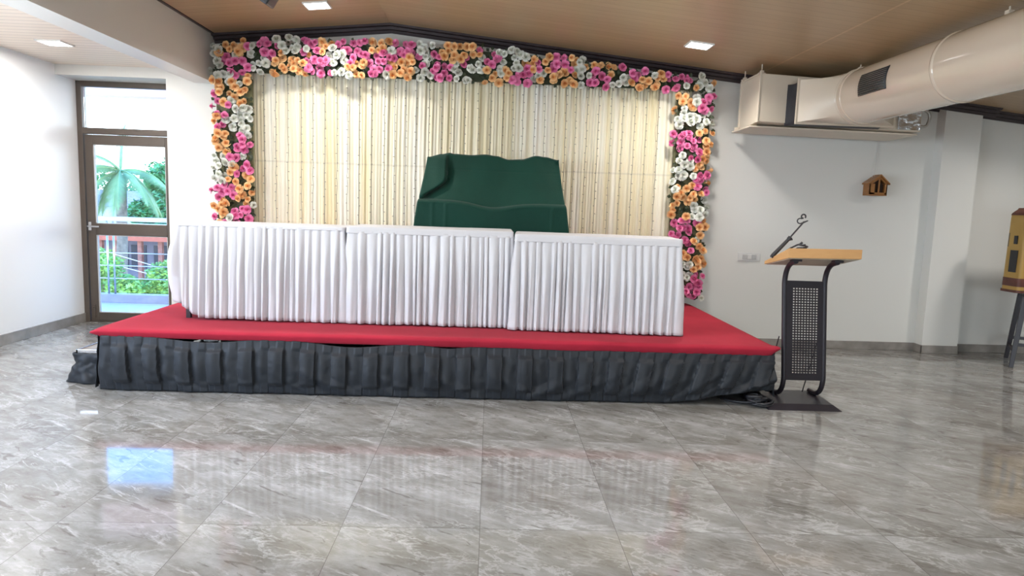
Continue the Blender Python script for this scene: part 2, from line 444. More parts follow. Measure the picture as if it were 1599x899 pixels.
# dark crown
def crown(x0, x1, yface):
    b = MB()
    n = 2
    pts = [x0] + ([-1.04] if x0 < -1.04 < x1 else []) + [x1]
    prof = [(0, .075), (.018, .078), (.03, .05), (.055, .045), (.065, .022), (.105, .018), (.115, .0), (.115, -.05), (0, -.05)]
    rings = []
    for x in pts:
        rings.append([(x, yface - a, ceil_z(x) - d) for a, d in prof])
    k = len(prof)
    vs = [p for r in rings for p in r]
    fs = [(i * k + j, i * k + (j + 1) % k, (i + 1) * k + (j + 1) % k, (i + 1) * k + j) for i in range(len(pts) - 1) for j in range(k)]
    fs += [tuple(range(k)), tuple(range((len(pts) - 1) * k, len(pts) * k))]
    return b.add(vs, fs)
struct(crown(-2.775, 4.60, YW).build('trim_1', M['trim']))
struct(crown(4.485, 5.10, 6.965).build('trim_2', M['trim']))
struct(crown(4.985, XR, YW).build('trim_3', M['trim']))
b = MB().prism([(-2.775, 2.968), (-2.745, 2.966), (-2.735, 2.982), (-2.68, 2.980), (-2.668, 2.995), (-2.60, 2.992), (-2.588, 3.004), (-2.53, 3.0), (-2.51, 3.02), (-2.51, 3.10), (-2.775, 3.10)], 'y', YB, YW)
struct(b.build('trim_4', M['trim']))
# grey stone skirting
b = MB().box(2.3, 4.60, YW - .012, YW, 0, .085).box(4.588, 4.60, 6.953, YW, 0, .085).box(4.588, 4.997, 6.953, 6.965, 0, .085)
b.box(4.985, 4.997, 6.953, YW, 0, .085).box(4.985, XR, YW - .012, YW, 0, .085)
struct(b.build('baseboard_back', M['baseboard'], bevel=.003))
struct(MB().box(XL, XL + .012, YB, YD - .06, 0, .10).build('baseboard_left', M['baseboard'], bevel=.003))
struct(MB().box(-3.27 - .012, -3.27, YW, YD - .06, 0, .10).box(-3.28, -2.9, YW - .012, YW, 0, .10).build('baseboard_recess', M['baseboard'], bevel=.003))

# door with transom in the recess
d = MB()
Y0, Y1 = 7.43, 7.50
d.box(XL, -4.295, Y0, Y1, 0, 2.54).box(-3.335, -3.27, Y0, Y1, 0, 2.54).box(-4.295, -3.335, Y0, Y1, 2.485, 2.54).box(-4.295, -3.335, Y0, Y1, 2.0, 2.065)
d.box(-4.295, -3.335, Y0 + .02, Y1, 0, .02)
door = struct(d.build('door_1', M['frame'], bevel=.004))
lf = MB()
A, B = 7.445, 7.49
lf.box(-4.287, -4.205, A, B, .02, 1.995).box(-3.455, -3.345, A, B, .02, 1.995).box(-4.205, -3.455, A, B, 1.895, 1.995)
lf.box(-4.205, -3.455, A, B, .945, 1.065).box(-4.205, -3.455, A, B, .02, .105)
leaf = lf.build('door_leaf', M['frame'], door, bevel=.004)
gb = MB()
for x0, x1, z0, z1 in ((-4.205, -3.455, .105, .945), (-4.205, -3.455, 1.065, 1.895)):
    for q in ((x0, x0 + .008, z0, z1), (x1 - .008, x1, z0, z1), (x0, x1, z0, z0 + .008), (x0, x1, z1 - .008, z1)):
        gb.box(q[0], q[1], 7.452, 7.484, q[2], q[3])
gb.build('gasket', M['plastic_grey'], leaf)
for x0, x1, z0, z1 in ((-4.2, -3.46, .11, .94), (-4.2, -3.46, 1.07, 1.89)):
    MB().box(x0, x1, 7.466, 7.472, z0, z1).build('glass_pane', M['glass'], leaf)
MB().box(-4.29, -3.34, 7.466, 7.472, 2.07, 2.48).build('transom_glass', M['glass'], door)
h = MB().box(-4.275, -4.245, 7.435, 7.447, .99, 1.08).tube([(-4.262, 7.44, 1.035), (-4.262, 7.40, 1.035), (-4.25, 7.395, 1.035), (-4.14, 7.395, 1.033)], .010, 10)
tag(h.build('door_handle', M['chrome'], leaf, smooth=True, auto=40), 'satin metal lever handle')
MB().box(-4.262, -4.236, 7.432, 7.447, .05, .19).tube([(-4.249, 7.43, .16), (-4.249, 7.415, .16)], .008).build('door_bolt', M['frame'], leaf, bevel=.003)

# switch plate on the wall
sw = empty('switch_plate', (2.73, YW, .955), 'white wall switch plate on the back wall, left of the lectern', 'switch')
under(sw, MB().box(2.612, 2.848, YW - .012, YW, .908, .998).build('plate', M['plastic_white'], bevel=.004))
for i, (x0, x1) in enumerate(((2.660, 2.706), (2.709, 2.756), (2.759, 2.806))):
    under(sw, MB().box(x0, x1, YW - .020, YW - .010, .928, .978).build('socket' if i == 1 else 'rocker_switch', M['plastic_white'] if i == 1 else M['plastic_grey'], bevel=.004))

# ------------------------------------------------------------------ lights on the ceiling
def ceiling_light(x, y, z, slope, label):
    r = empty('ceiling_light', (x, y, z), label, 'light', 'square ceiling lights')
    rim = MB()
    for q in ((-.108, -.095, -.103, .103), (.095, .108, -.103, .103), (-.095, .095, -.103, -.09), (-.095, .095, .09, .103)):
        rim.box(q[0], q[1], q[2], q[3], -.012, .004)
    o = rim.build('rim', M['lamp_rim'], r, bevel=.002)
    e = MB().box(-.095, .095, -.09, .09, -.009, .002).build('diffuser', M['lamp'], r)
    for q in (o, e): q.rotation_euler = (0, slope, 0)
    return r
SL = math.atan(.098)
ceiling_light(-1.57, 6.28, ceil_z(-1.57) - .001, -SL, 'square white ceiling light above the left half of the flower band')
ceiling_light(1.79, 6.17, ceil_z(1.79) - .001, SL, 'square white ceiling light nearest the cream air duct')
ceiling_light(-3.72, 6.09, 2.639, 0, 'square white ceiling light in the low pale ceiling by the glass door')
def area(name, loc, rot, sx, sy, watts, col=(1, 1, 1), spread=PI):
    l = bpy.data.lights.new(name, 'AREA'); l.shape = 'RECTANGLE'; l.size = sx; l.size_y = sy; l.energy = watts; l.color = col; l.spread = spread
    o = bpy.data.objects.new(name, l); COL.objects.link(o); o.location = loc; o.rotation_euler = rot
    return o
WARM = (1.0, .96, .91)
LAMPS = [(-1.57, 6.28), (1.79, 6.17)] + [(x, y) for y in (3.9, 1.6, -.7, -3.0) for x in (-1.57, 1.79)] + [(5.4, 5.7), (5.4, 3.4), (5.4, 1.0), (5.4, -1.5)]
for x, y in LAMPS:
    area('led_lamp', (x, y, ceil_z(x) - .03), (0, SL if x > -1.04 else -SL, 0), .19, .18, 24 if y > 6 else (20 if x > 5 and y > 3 else (24 if y > 3 else 18)), WARM, math.radians(150))
for y in (6.09, 3.9, 1.6, -.7):
    area('led_lamp_aisle', (-3.72, y, 2.61), (0, 0, 0), .19, .18, 34, WARM)
area('daylight_left', (XL - .16, 1.85, 1.62), (0, -PI / 2, 0), 1.45, 4.8, 200, (.80, .90, 1.0))
area('fill_front', (.5, YB - .16, 1.62), (PI / 2, 0, 0), 7, 1.45, 85, (.88, .94, 1.0))  # added soft fill from behind the camera, no known source

# ------------------------------------------------------------------ stage
ZS = .44
SX0, SX1, SY0 = -2.775, 2.105, 4.87
stage = empty('stage', (-.33, 5.97, 0), 'low portable stage with a charcoal pleated skirt below the red carpet', 'stage')
under(stage, MB().box(SX0 + .03, SX1 - .03, SY0 + .06, YW - .02, .375, .425).build('deck', M['black_metal'], bevel=.006))
for x in (-2.68, -1.4, -.05, .95, 1.62, 2.0):
    for y in (SY0 + .14, 6.95):
        lg = MB().box(x - .025, x + .025, y - .025, y + .025, .012, .375).box(x - .045, x + .045, y - .045, y + .045, 0, .012)
        under(stage, lg.build('leg', M['black_metal'], bevel=.004))
under(stage, MB().box(SX0 + .1, SX1 - .1, SY0 + .12, SY0 + .16, .05, .10).build('crossbar', M['black_metal'], bevel=.004))

def nz(x, y=0, z=0): return noise.noise(Vector((x, y, z)))
def lip_h(x): return .056 + .016 * sm(-2.6, .8, x)
def dark_skirt_pt(s, v, x0, x1):
    """s along the front, v from the top (0) to the hem (1)"""
    x = x0 + (x1 - x0) * s
    top = ZS - lip_h(x) + .008
    # droops in the top edge
    for cx, w, dz in ((-2.02, .46, .030), (-.98, .42, .032), (-.28, .2, .018), (.6, .3, .006)):
        if abs(x - cx) < w: top -= dz * math.cos((x - cx) / w * PI / 2) ** 2
    hem = .012 + .115 * sm(1.2, 2.15, x) + .006 * nz(x * 3, 4) - .004
    lean = .10 * sm(-1.4, -2.5, x) + (.30 * sm(.35, 1.7, x)) * (-1)
    z = top + (hem - top) * v
    xl = x + lean * (v - .12) * .42 * -1
    pitch = .2225
    jit = .06 * nz(math.floor(xl / pitch) * 1.7, 9)
    t = (xl / pitch + jit) % 1.0
    box = sm(.02, .045, t) * (1 - sm(.50, .525, t))
    a = sm(.14, .19, v) * (1 - .85 * sm(.80, .86, v))
    hdr = .5 * (1 if (xl / pitch * 2) % 1 > .5 else 0) * (1 - a) * .012
    bag = .034 * math.sin(PI * v) ** 1.2
    puff = .012 * math.sin(PI * v) * (math.sin(t * 2 * PI) ** 2)
    fold = max(0, nz(x * 4.5 + v * 3.2 * (1 if x > .3 else -1), v * 1.2, 3)) * .03 * sm(.2, .8, v) * (1 + sm(.6, 1.4, x))
    wr = (.007 * nz(x * 10, z * 12, 2)) * (1 - .8 * box * a) + .0015 * nz(x * 30, z * 40, 5)
    y = SY0 - .012 - .03 * v - a * box * .030 - hdr - bag * .5 - puff - fold - wr * (.3 + a)
    return x + .006 * nz(x * 9, z * 9), y, z
def skirt_run(x0, x1):
    n = int((x1 - x0) / .006)
    return MB().sheet(lambda s, v: dark_skirt_pt(s, v, x0, x1), n, 34)
under(stage, skirt_run(SX0 + .035, .255).build('front_skirt', M['skirt_dark'], smooth=True, auto=50, solid=.003))
under(stage, skirt_run(.235, SX1 + .01).build('front_skirt', M['skirt_dark'], smooth=True, auto=50, solid=.003))
def side_skirt(x, sg, y1):
    def f(s, v):
        y = SY0 - .02 + (y1 - SY0) * s; t = (y / .2225) % 1
        z = ZS - .045 + (.012 - ZS + .045) * v
        if sg > 0: z += .055 * v * (1 - sm(0, .4, s))
        bx = sm(.02, .07, t) * (1 - sm(.48, .53, t)) * sm(.14, .19, v)
        return x + sg * (.02 * bx + .03 * v + .01 * nz(y * 8, z * 14)), y, z
    return MB().sheet(f, 160, 20)
under(stage, side_skirt(SX0 + .02, -1, YW - .03).build('side_skirt', M['skirt_dark'], smooth=True, auto=50, solid=.003))
under(stage, side_skirt(SX1 + .0, 1, YW - .03).build('side_skirt', M['skirt_dark'], smooth=True, auto=50, solid=.003))

# carpet: felt laid over the deck and folded over the front edge
def carpet_profile():
    pr = [(YW - .015, ZS - .01), (YW - .015, ZS)]
    for k in range(1, 24): pr.append((YW - .015 - (YW - .015 - SY0 - .02) * k / 24, ZS))
    for k in range(0, 7):
        a = k / 6 * PI / 2
        pr.append((SY0 + .012 - .03 * math.sin(a) * 1.3, ZS - .02 + .02 * math.cos(a)))
    pr += [(SY0 - .018, ZS - .045), (SY0 - .008, ZS - .062), (SY0 + .002, ZS - .066)]
    return pr
CP = carpet_profile()
def carpet_pt(s, v):
    x = SX0 - .012 + (SX1 - SX0 + .034) * s
    k = v * (len(CP) - 1); i = min(int(k), len(CP) - 2); f = k - i
    y = CP[i][0] * (1 - f) + CP[i + 1][0] * f; z = CP[i][1] * (1 - f) + CP[i + 1][1] * f
    e = min(s, 1 - s) * (SX1 - SX0)
    if z < ZS: z = ZS + (z - ZS) * lip_h(x) / .066
    if y < SY0 + .03: z += .004 * nz(x * 3, 1) - .004 * sm(0, 1, abs(x) / 3)
    edge = 1 - sm(0, .05, e)
    if edge > 0:
        if s < .5: z -= .010 * edge * (1 if y > SY0 + .05 else 0)
        else: z -= .012 * edge * (1 if y > SY0 + .05 else 0)
        if y < SY0 + .03:
            z = z + (ZS - .03 - z) * edge * .75
            x += (-.018 if s < .5 else .022) * edge
            if s > .5: z += .018 * edge
    else:
        z += .0012 * nz(x * 2.2, y * 2.2)
    return x, y, z
cp = MB().sheet(carpet_pt, 260, 60).build('red_carpet', M['carpet'], smooth=True, auto=60, solid=.008)
tag(cp, 'plain red felt carpet covering the stage top and its front edge', 'carpet')

# step at the left end of the stage
st = empty('stage_step', (-2.93, 5.4, 0), 'low step with a black skirt and silver edge left of the stage', 'step')
under(st, MB().box(-3.01, -2.80, 5.05, 5.85, .215, .235).build('tread', M['baseboard'], bevel=.003))
under(st, MB().box(-3.022, -3.008, 5.035, 5.86, .212, .243).box(-3.022, -2.80, 5.035, 5.049, .212, .243).build('edge_trim', M['chrome'], bevel=.002))
for x in (-2.995, -2.89):
    for y in (5.08, 5.8):
        under(st, MB().box(x - .012, x + .012, y - .012, y + .012, 0, .215).build('leg', M['black_metal']))
def step_skirt(s, v):
    # front run then round the corner and along the left side
    L1, L2 = .235, .82
    d_ = s * (L1 + L2)
    z = .218 + (.004 - .218) * v
    out = .012 + .055 * v ** 1.3 + .018 * math.sin(s * 40 + v * 3) * v + .016 * nz(s * 16, v * 4, 2) + .012 * math.sin(PI * v) * nz(s * 30, v * 7, 8)
    if d_ < L1:
        x = -2.785 - d_; y = 5.035 - out * .9; ny = (d_ / L1)
        x -= out * .35 * ny ** 3
    else:
        y = 5.035 + (d_ - L1); x = -3.022 - out
        y -= out * .6 * (1 - sm(0, .1, d_ - L1))
    return x, y, z + .006 * nz(s * 20, 3)
under(st, MB().sheet(step_skirt, 200, 24).build('skirt', M['skirt_dark'], smooth=True, solid=.003))
# something white tucked in the gap under the carpet edge
b = MB()
def bagf(s, v):
    a = s * 2 * PI
    r = .014 + .005 * nz(math.cos(a) * 2, math.sin(a) * 2, v * 6)
    return (-2.055 + .10 * v + .004 * math.sin(9 * v), 4.958 + r * math.cos(a), .357 + r * 1.0 * math.sin(a) * (.5 + .5 * math.sin(PI * min(1, v + .1))))
b.sheet(bagf, 14, 12, closed_u=True)
tag(b.build('crumpled_bag', M['white_cloth'], smooth=True), 'small crumpled white plastic bag in the gap under the red carpet edge', 'bag')

# ------------------------------------------------------------------ the three skirted tables
def rect_path(x0, x1, y0, y1, r, rot, cx, cy):
    """closed loop starting at the back left corner, running left side, front, right side, back"""
    pts = []
    def arc(ax, ay, a0, a1):
        for k in range(7):
            a = a0 + (a1 - a0) * k / 6
            pts.append((ax + r * math.cos(a), ay + r * math.sin(a)))
    arc(x0 + r, y1 - r, PI / 2, PI); arc(x0 + r, y0 + r, PI, 1.5 * PI); arc(x1 - r, y0 + r, 1.5 * PI, 2 * PI); arc(x1 - r, y1 - r, 0, PI / 2)
    c, s = math.cos(rot), math.sin(rot)
    return [(cx + (x - cx) * c - (y - cy) * s, cy + (x - cx) * s + (y - cy) * c) for x, y in pts]
def loop_sampler(pts):
    L = [0]
    for i in range(len(pts)):
        a, q = pts[i], pts[(i + 1) % len(pts)]
        L.append(L[-1] + math.hypot(q[0] - a[0], q[1] - a[1]))
    def f(s):
        s = (s % 1) * L[-1]
        lo, hi = 0, len(pts)
        while hi - lo > 1:
            m_ = (lo + hi) // 2
            if L[m_] <= s: lo = m_
            else: hi = m_
        a, q = pts[lo], pts[(lo + 1) % len(pts)]
        t = (s - L[lo]) / max(1e-9, L[lo + 1] - L[lo])
        dx, dy = q[0] - a[0], q[1] - a[1]; n = math.hypot(dx, dy) or 1
        return a[0] + dx * t, a[1] + dy * t, dy / n, -dx / n
    return f, L[-1]
def table(x0, x1, y0, y1, zt, rot, band, seed, tlabel, clabel, hemleft=0.0, flare=1.0):
    rr = random.Random(seed); cx, cy = (x0 + x1) / 2, (y0 + y1) / 2
    t = empty('folding_table', (cx, cy, ZS), tlabel, 'table', 'folding tables under the white cloths')
    t.rotation_euler = (0, 0, rot)
    def P(o): o.parent = t; return o
    hx, hy = (x1 - x0) / 2 - .03, (y1 - y0) / 2 - .03
    P(MB().box(-hx, hx, -hy, hy, zt - ZS - .035, zt - ZS - .012).build('tabletop', M['underboard'], bevel=.003))
    for sx in (-1, 1):
        for sy in (-1, 1):
            P(MB().box(sx * (hx - .03) - .018, sx * (hx - .03) + .018, sy * (hy - .02) - .016, sy * (hy - .02) + .016, 0, zt - ZS - .035).build('leg', M['black_metal'], bevel=.003))
        P(MB().box(sx * (hx - .03) - .01, sx * (hx - .03) + .01, -hy + .03, hy - .03, .30, .32).build('crossbar', M['black_metal']))
    c = empty('tablecloth', (cx, cy, zt), clabel, 'tablecloth', 'white pleated tablecloths')
    # flat cover with a smooth band round the edge
    f, L = loop_sampler(rect_path(x0, x1, y0, y1, .018, rot, cx, cy))
    N = 240; b = MB()
    prof = [(-.012, 0.0), (-.004, -.0015), (0, -.006), (.001, -band * .5), (.003, -band), (-.001, -band - .002), (-.006, -band + .01)]
    n0 = 0
    for (o_, dz) in prof:
        for i in range(N):
            px, py, nx, ny = f(i / N)
            w = .0022 * nz(px * 7, py * 7, seed) * (1 if dz < -.004 else .3)
            b.v.append((px + nx * (o_ + w), py + ny * (o_ + w), zt + dz + .0025 * nz(px * 2.2, py * 3, seed + 3) - .004 * sm(.0, .6, abs(px - cx)) * 0))
    for j in range(len(prof) - 1):
        for i in range(N):
            i2 = (i + 1) % N
            b.f.append((j * N + i, j * N + i2, (j + 1) * N + i2, (j + 1) * N + i))
    b.f.append(tuple(range(N)))
    under(c, b.build('cover', M['white_cloth'], smooth=True, auto=50))
    # gathered skirt
    npl = int(L / .060); edges = [0.0]
    for i in range(npl): edges.append(edges[-1] + rr.uniform(.55, 1.5))
    edges = [e / edges[-1] for e in edges]
    amp = [rr.uniform(.65, 1.25) for _ in range(npl)]; shf = [rr.uniform(-.6, .6) for _ in range(npl)]
    shape = [rr.uniform(.4, 1.1) for _ in range(npl)]; asym = [rr.uniform(.3, .7) for _ in range(npl)]
    K = 10; NV = 26; b = MB(); cols = npl * K
    zt2 = zt - band + .012
    for j in range(NV + 1):
        v = j / NV
        for i in range(cols):
            p = i // K; tt = (i % K) / K
            s0 = edges[p] + (edges[p + 1] - edges[p]) * tt
            sh = (shf[p] * (1 - tt) + shf[(p + 1) % npl] * tt) * .012 / L * 1.6 * v
            px, py, nx, ny = f(s0 + sh)
            u = tt / asym[p] * .5 if tt < asym[p] else .5 + (tt - asym[p]) / (1 - asym[p]) * .5
            pr = math.sin(PI * u) ** shape[p]
            A = (.012 + .026 * sm(0, .5, v) + .006 * v) * amp[p]
            second = .005 * math.sin(2 * PI * (u * 2 + p * .37 + v * .6)) * v
            corner = 1.0
            out = -.010 + A * pr + second + .022 * v * flare + .006 * nz(px * 3, v * 3, seed)
            # left end of the first cloth billows out and rides up
            left = hemleft * (1 - sm(x0 - .02, x0 + .16, px))
            out += left * .045 * math.sin(PI * min(1, v * 1.05)) * (1 if nx < -.3 else .35)
            hem = ZS + .012 + .006 * nz(px * 5, py * 5, seed) + .003 * amp[p]
            lift = hemleft * (.155 * (1 - sm(x0 - .03, x0 + .20, px)) + .012 * (1 - sm(x0, x0 + 1.0, px))) * (.78 if py < y0 + .1 else .95)
            z = zt2 + (hem + lift - zt2) * v
            b.v.append((px + nx * out, py + ny * out, z))
    for j in range(NV):
        for i in range(cols):
            i2 = (i + 1) % cols
            b.f.append((j * cols + i, j * cols + i2, (j + 1) * cols + i2, (j + 1) * cols + i))
    under(c, b.build('pleated_skirt', M['white_cloth'], smooth=True, solid=.0015))
    return t, c
table(-2.40, -1.118, 5.32, 5.87, 1.192, -.012, .026, 3, 'folding table under the leftmost white cloth, one dark leg showing below its hem',
      'white pleated tablecloth on the leftmost table, its left hem lifted off a dark leg', hemleft=1.0)
table(-1.105, .183, 5.30, 5.85, 1.203, .0, .050, 5, 'folding table under the white cloth of the middle table',
      'white pleated tablecloth on the middle table, in front of the green cloth')
table(.205, 1.490, 5.20, 5.74, 1.190, -.055, .056, 8, 'folding table under the rightmost white cloth, nearest the lectern',
      'white pleated tablecloth on the rightmost table, nearest the lectern', flare=1.3)

# ------------------------------------------------------------------ green cloth over a seat behind the tables
seat = MB().box(-.55, .57, 6.14, 6.66, ZS, 1.33).box(-.55, .57, 6.48, 6.66, 1.33, 1.80)
def top_z(x):
    pts = [(-.60, 1.832), (-.47, 1.862), (-.40, 1.875), (-.36, 1.868), (-.2, 1.862), (-.06, 1.872), (.03, 1.862), (.16, 1.832), (.27, 1.838), (.42, 1.876), (.50, 1.868), (.62, 1.845)]
    if x <= pts[0][0]: return pts[0][1]
    for (a, za), (b_, zb) in zip(pts, pts[1:]):
        if x <= b_:
            t = (x - a) / (b_ - a); return za + (zb - za) * (t * t * (3 - 2 * t))
    return pts[-1][1]
def led_z(x): return 1.425 - .055 * math.exp(-((x - .02) / .22) ** 2) - .012 * sm(-.1, .5, x)
def green_pt(s, v):
    u = s * 2 - 1                       # -1 .. 1 across
    if v < .16:                         # back of the cloth going up
        t = v / .16; y, zf = 6.70, 0; z = .46 + (1.72 - .46) * t; hw = .76 - .15 * t; mode = 0
    elif v < .26:                       # over the top
        t = (v - .16) / .10; mode = 1; hw = .61 - .005 * t
        a = t * PI; y = 6.575 + .125 * math.cos(a) if t < .5 else 6.575 + .125 * math.cos(a) * .8
        z = None
    elif v < .62:                       # sloping front of the back rest
        t = (v - .26) / .36; mode = 2; hw = .605 + .05 * t; y = 6.475 - .28 * t ** 1.15; z = None
    elif v < .68:
        t = (v - .62) / .06; mode = 3; hw = .655 + .01 * t; y = 6.195 - .075 * math.sin(t * PI / 2); z = None
    else:
        t = (v - .68) / .32; mode = 4; hw = .665 + .13 * t; y = 6.12 - .03 * t; z = None
    uu = max(-1, min(1, u / .94))
    x = .012 + uu * hw
    if mode == 1:
        z = top_z(x) - .10 * (1 - math.sin(math.pi * t)) * (1 if t < .5 else .15) - (.0)
        if t < .5: z = 1.72 + (top_z(x) - 1.72) * math.sin(t * PI)
        else: z = top_z(x) - .02 * (1 - math.sin(t * PI)) 
    elif mode == 2: z = top_z(x) - .02 + (led_z(x) + .012 - top_z(x) + .02) * t
    elif mode == 3: z = led_z(x) + .012 - .035 * t ** 1.6
    elif mode == 4: z = led_z(x) - .023 + (ZS + .012 - led_z(x) + .023) * t
    if mode == 2:
        zz = z
        xc = -.40 - .20 * sm(1.66, 1.44, zz) ** 1.6 - .01
        dxc = x - xc
        fade = sm(1.87, 1.80, zz) * sm(1.42, 1.47, zz)
        y -= .055 * sm(.012, -.02, dxc) * fade
        y += .050 * math.exp(-max(0, dxc) / .055) * (1 if dxc > 0 else 0) * fade * sm(1.87, 1.62, zz)
        y += .012 * nz(x * 3.5, zz * 3.0, 4) + .004 * nz(x * 9 + zz * 4, zz * 5, 2)
        # crease marks left by folding
        y += .004 * math.exp(-((zz - (1.715 - .01 * x)) / .006) ** 2) * (1 if -.35 < x < .3 else .4)
    if mode == 4:
        y += (.010 + .02 * t) * math.sin(x * 17 + 1.2) * t + .01 * nz(x * 5, z * 2, 7)
        for fx in (-.52, -.40, .55): y -= .006 * math.exp(-((x - fx) / .015) ** 2)
    side = (abs(u) - .94) / .06
    if side > 0:                        # wrap the ends round the seat
        sg = 1 if u > 0 else -1
        x = .012 + sg * (hw + .006 * math.sin(side * PI))
        y = y + (6.46 + (.0 if mode < 2 else 0) - y) * side
        if z > 1.5 and mode in (1, 2): z = z - .004 * side
    return x, y, z
gm = MB().sheet(green_pt, 170, 150)
gc = gm.build('green_cloth', M['green_cloth'], smooth=True, auto=75, solid=.003)
tag(gc, 'dark green cloth draped over a broad seat behind the middle table', 'cloth')

# ------------------------------------------------------------------ curtain backdrop
def cur_pt(s, v):
    x = -2.50 + 4.50 * s; z = 2.72 + (ZS + .01 - 2.72) * v
    w = nz(x * 2.1, 0, 5) * .35
    ph = x / .082 + 1.1 * nz(x * 2.3, 1) + .25 * nz(x * 1.5, v * 1.3, 7)
    a = .5 + .5 * math.sin(2 * PI * ph)
    d_ = .016 * a * (.55 + .55 * (.5 + nz(x * 3.7, 8))) + .004 * math.sin(2 * PI * ph * 2.3 + 1) + .004 * nz(x * 22, v * 2, 3)
    rod_dent = .010 * math.exp(-((z - 1.765) / .02) ** 2)  # slight dent along the rod line painted in the cloth
    return x, 7.045 - d_ + rod_dent, z
cu = MB().sheet(cur_pt, 900, 26).build('backdrop_curtain', M['curtain'], smooth=True, solid=.002)
tag(cu, 'cream and white gathered backdrop curtain inside the flower frame', 'curtain')
# thin light strings hanging on the curtain
def string_mesh(seed):
    rr = random.Random(seed); b = MB()
    z = 2.64; pts = []
    x = 0
    while z > .44:
        pts.append((x + rr.uniform(-.004, .004), rr.uniform(-.002, .002), z)); z -= .10
    b.tube(pts, .0027, 5)
    z = 2.58
    while z > .55:
        sg = rr.choice((-1, 1))
        b.tube([(0, -.001, z), (sg * .009, -.005, z + .004), (sg * .014, -.006, z - .002)], [.0026, .0038, .0016], 5)
        z -= rr.uniform(.065, .095)
    me = b.build('light_string', M['wire'])
    return me
protos = [string_mesh(k) for k in range(3)]
i = 0; x = -2.27
while x < 1.76:
    p = protos[i % 3]
    o = p if i < 3 else p.copy()
    if i >= 3: COL.objects.link(o)
    o.location = (x, 6.988, 0)
    tag(o, 'thin unlit light string hanging straight down the cream backdrop curtain', 'light string', 'light strings on the backdrop curtain')
    x += .1165 + R.uniform(-.018, .018); i += 1

# ------------------------------------------------------------------ flower frame
SEEDS = [(int(a) / 100, int(b_) / 100, c) for a, b_, c in (t.split(',') for t in """-263,288,W -247,284,O -256,281,O -234,290,P -252,268,P -231,276,W -244,262,P -262,255,W -220,285,P -217,278,P -224,268,W -194,283,W -201,270,O -210,267,O -191,261,O -181,287,P -176,276,P -165,269,P -165,286,O -154,278,W -151,270,W -147,292,P -141,274,P -129,286,P -135,268,O -111,290,O -109,277,P -96,284,P -93,271,O -113,263,P -243,248,O -249,238,O -263,246,O -262,233,P -254,229,W -264,221,P -245,219,W -268,213,O -254,214,W -241,205,W -264,207,P -260,198,O -244,196,P -261,191,O -251,189,P -237,198,W -260,199,O -267,189,O -260,191,O -243,204,W -244,196,P -253,188,P -243,186,P -234,188,P -250,179,P -260,173,W -268,173,W -241,172,P -250,162,O -253,157,O -266,157,W -238,153,O -245,146,O -261,149,P -266,143,P -256,138,P -249,141,O -234,142,O -242,136,O -237,133,W -263,130,O -261,122,O -250,123,P -243,125,P -235,124,P -80,288,P -76,287,W -67,287,W -67,276,W -77,275,O -81,264,O -74,263,W -64,262,W -56,262,P -50,272,P -43,264,P -54,282,P -47,292,O -48,284,O -37,286,O -28,293,O -24,288,O -38,268,W -29,262,W -20,264,W -23,279,P -17,272,W -9,285,P -2,287,P -4,277,P -1,271,P -10,265,O 1,263,O 11,268,O 9,287,W 17,286,W 13,278,W 5,274,W 28,287,W 22,267,P 28,272,P 20,264,P 24,275,W 32,280,O 41,284,O 38,274,O 45,293,O 44,277,P 51,283,O 58,294,P 64,288,P 65,280,P 57,285,P 50,273,O 43,267,W 49,263,W 62,267,O 71,273,O 73,264,O 59,274,P 74,290,O 82,293,P 93,291,W 86,279,W 86,269,W 106,293,O 100,285,O 106,281,O 95,278,O 114,286,O 123,283,O 115,279,O 110,273,O 117,272,O 101,271,P 97,265,P 107,267,P 103,260,P 128,289,P 129,279,P 134,282,P 143,286,P 139,278,P 147,276,P 152,282,P 135,274,P 140,269,P 125,268,W 129,271,W 116,260,W 130,262,W 160,286,W 167,285,W 174,286,W 166,279,W 158,278,W 178,277,W 156,272,W 149,269,O 158,265,O 142,261,O 165,271,O 165,265,O 154,260,O 136,258,O 172,271,P 183,274,P 190,270,P 180,266,P 176,260,P 184,282,O 194,286,O 190,277,O 198,274,O 206,282,P 210,275,P 205,277,W 206,268,W 195,265,W 185,256,O 194,258,O 202,259,W 213,264,W 208,258,P 213,260,P 210,251,P 218,256,P 217,247,P 189,246,O 195,249,O 183,240,O 201,248,W 207,244,P 215,242,P 192,239,W 204,238,W 190,231,W 200,232,W 182,230,W 214,234,W 207,228,W 198,223,W 214,225,W 185,219,P 192,219,P 208,216,O 215,211,O 207,205,O 200,212,P 188,211,P 198,203,P 189,200,P 181,203,P 185,220,P 192,219,P 198,221,W 208,217,O 201,213,P 187,209,P 192,209,P 207,206,O 215,211,O 198,203,P 193,200,P 182,195,P 201,195,P 211,193,O 183,187,W 198,186,W 189,182,W 207,182,O 215,185,O 220,186,O 197,173,W 188,173,W 182,169,W 207,172,P 212,173,P 219,174,O 189,168,O 203,167,O 214,163,P 207,160,P 199,161,O 192,157,O 182,153,O 202,153,O 210,157,O 220,155,P 216,148,W 204,145,W 213,141,W 192,146,O 198,139,O 186,136,O 207,135,W 192,129,P 204,130,P 216,130,O 185,120,P 199,122,P 205,122,P 211,121,O 218,122,O 193,116,P 204,117,P 208,110,O 200,110,P 220,113,O 198,103,P 206,101,P 214,104,O 200,97,O 208,94,O 215,97,O 218,89,O 201,85,W 207,87,O 221,82,P 201,75,W 210,75,P 215,72,P 221,77,P 204,64,P 219,62,P 209,62,P 216,56,W 214,51,P 202,57,P 202,51,P""".split())]
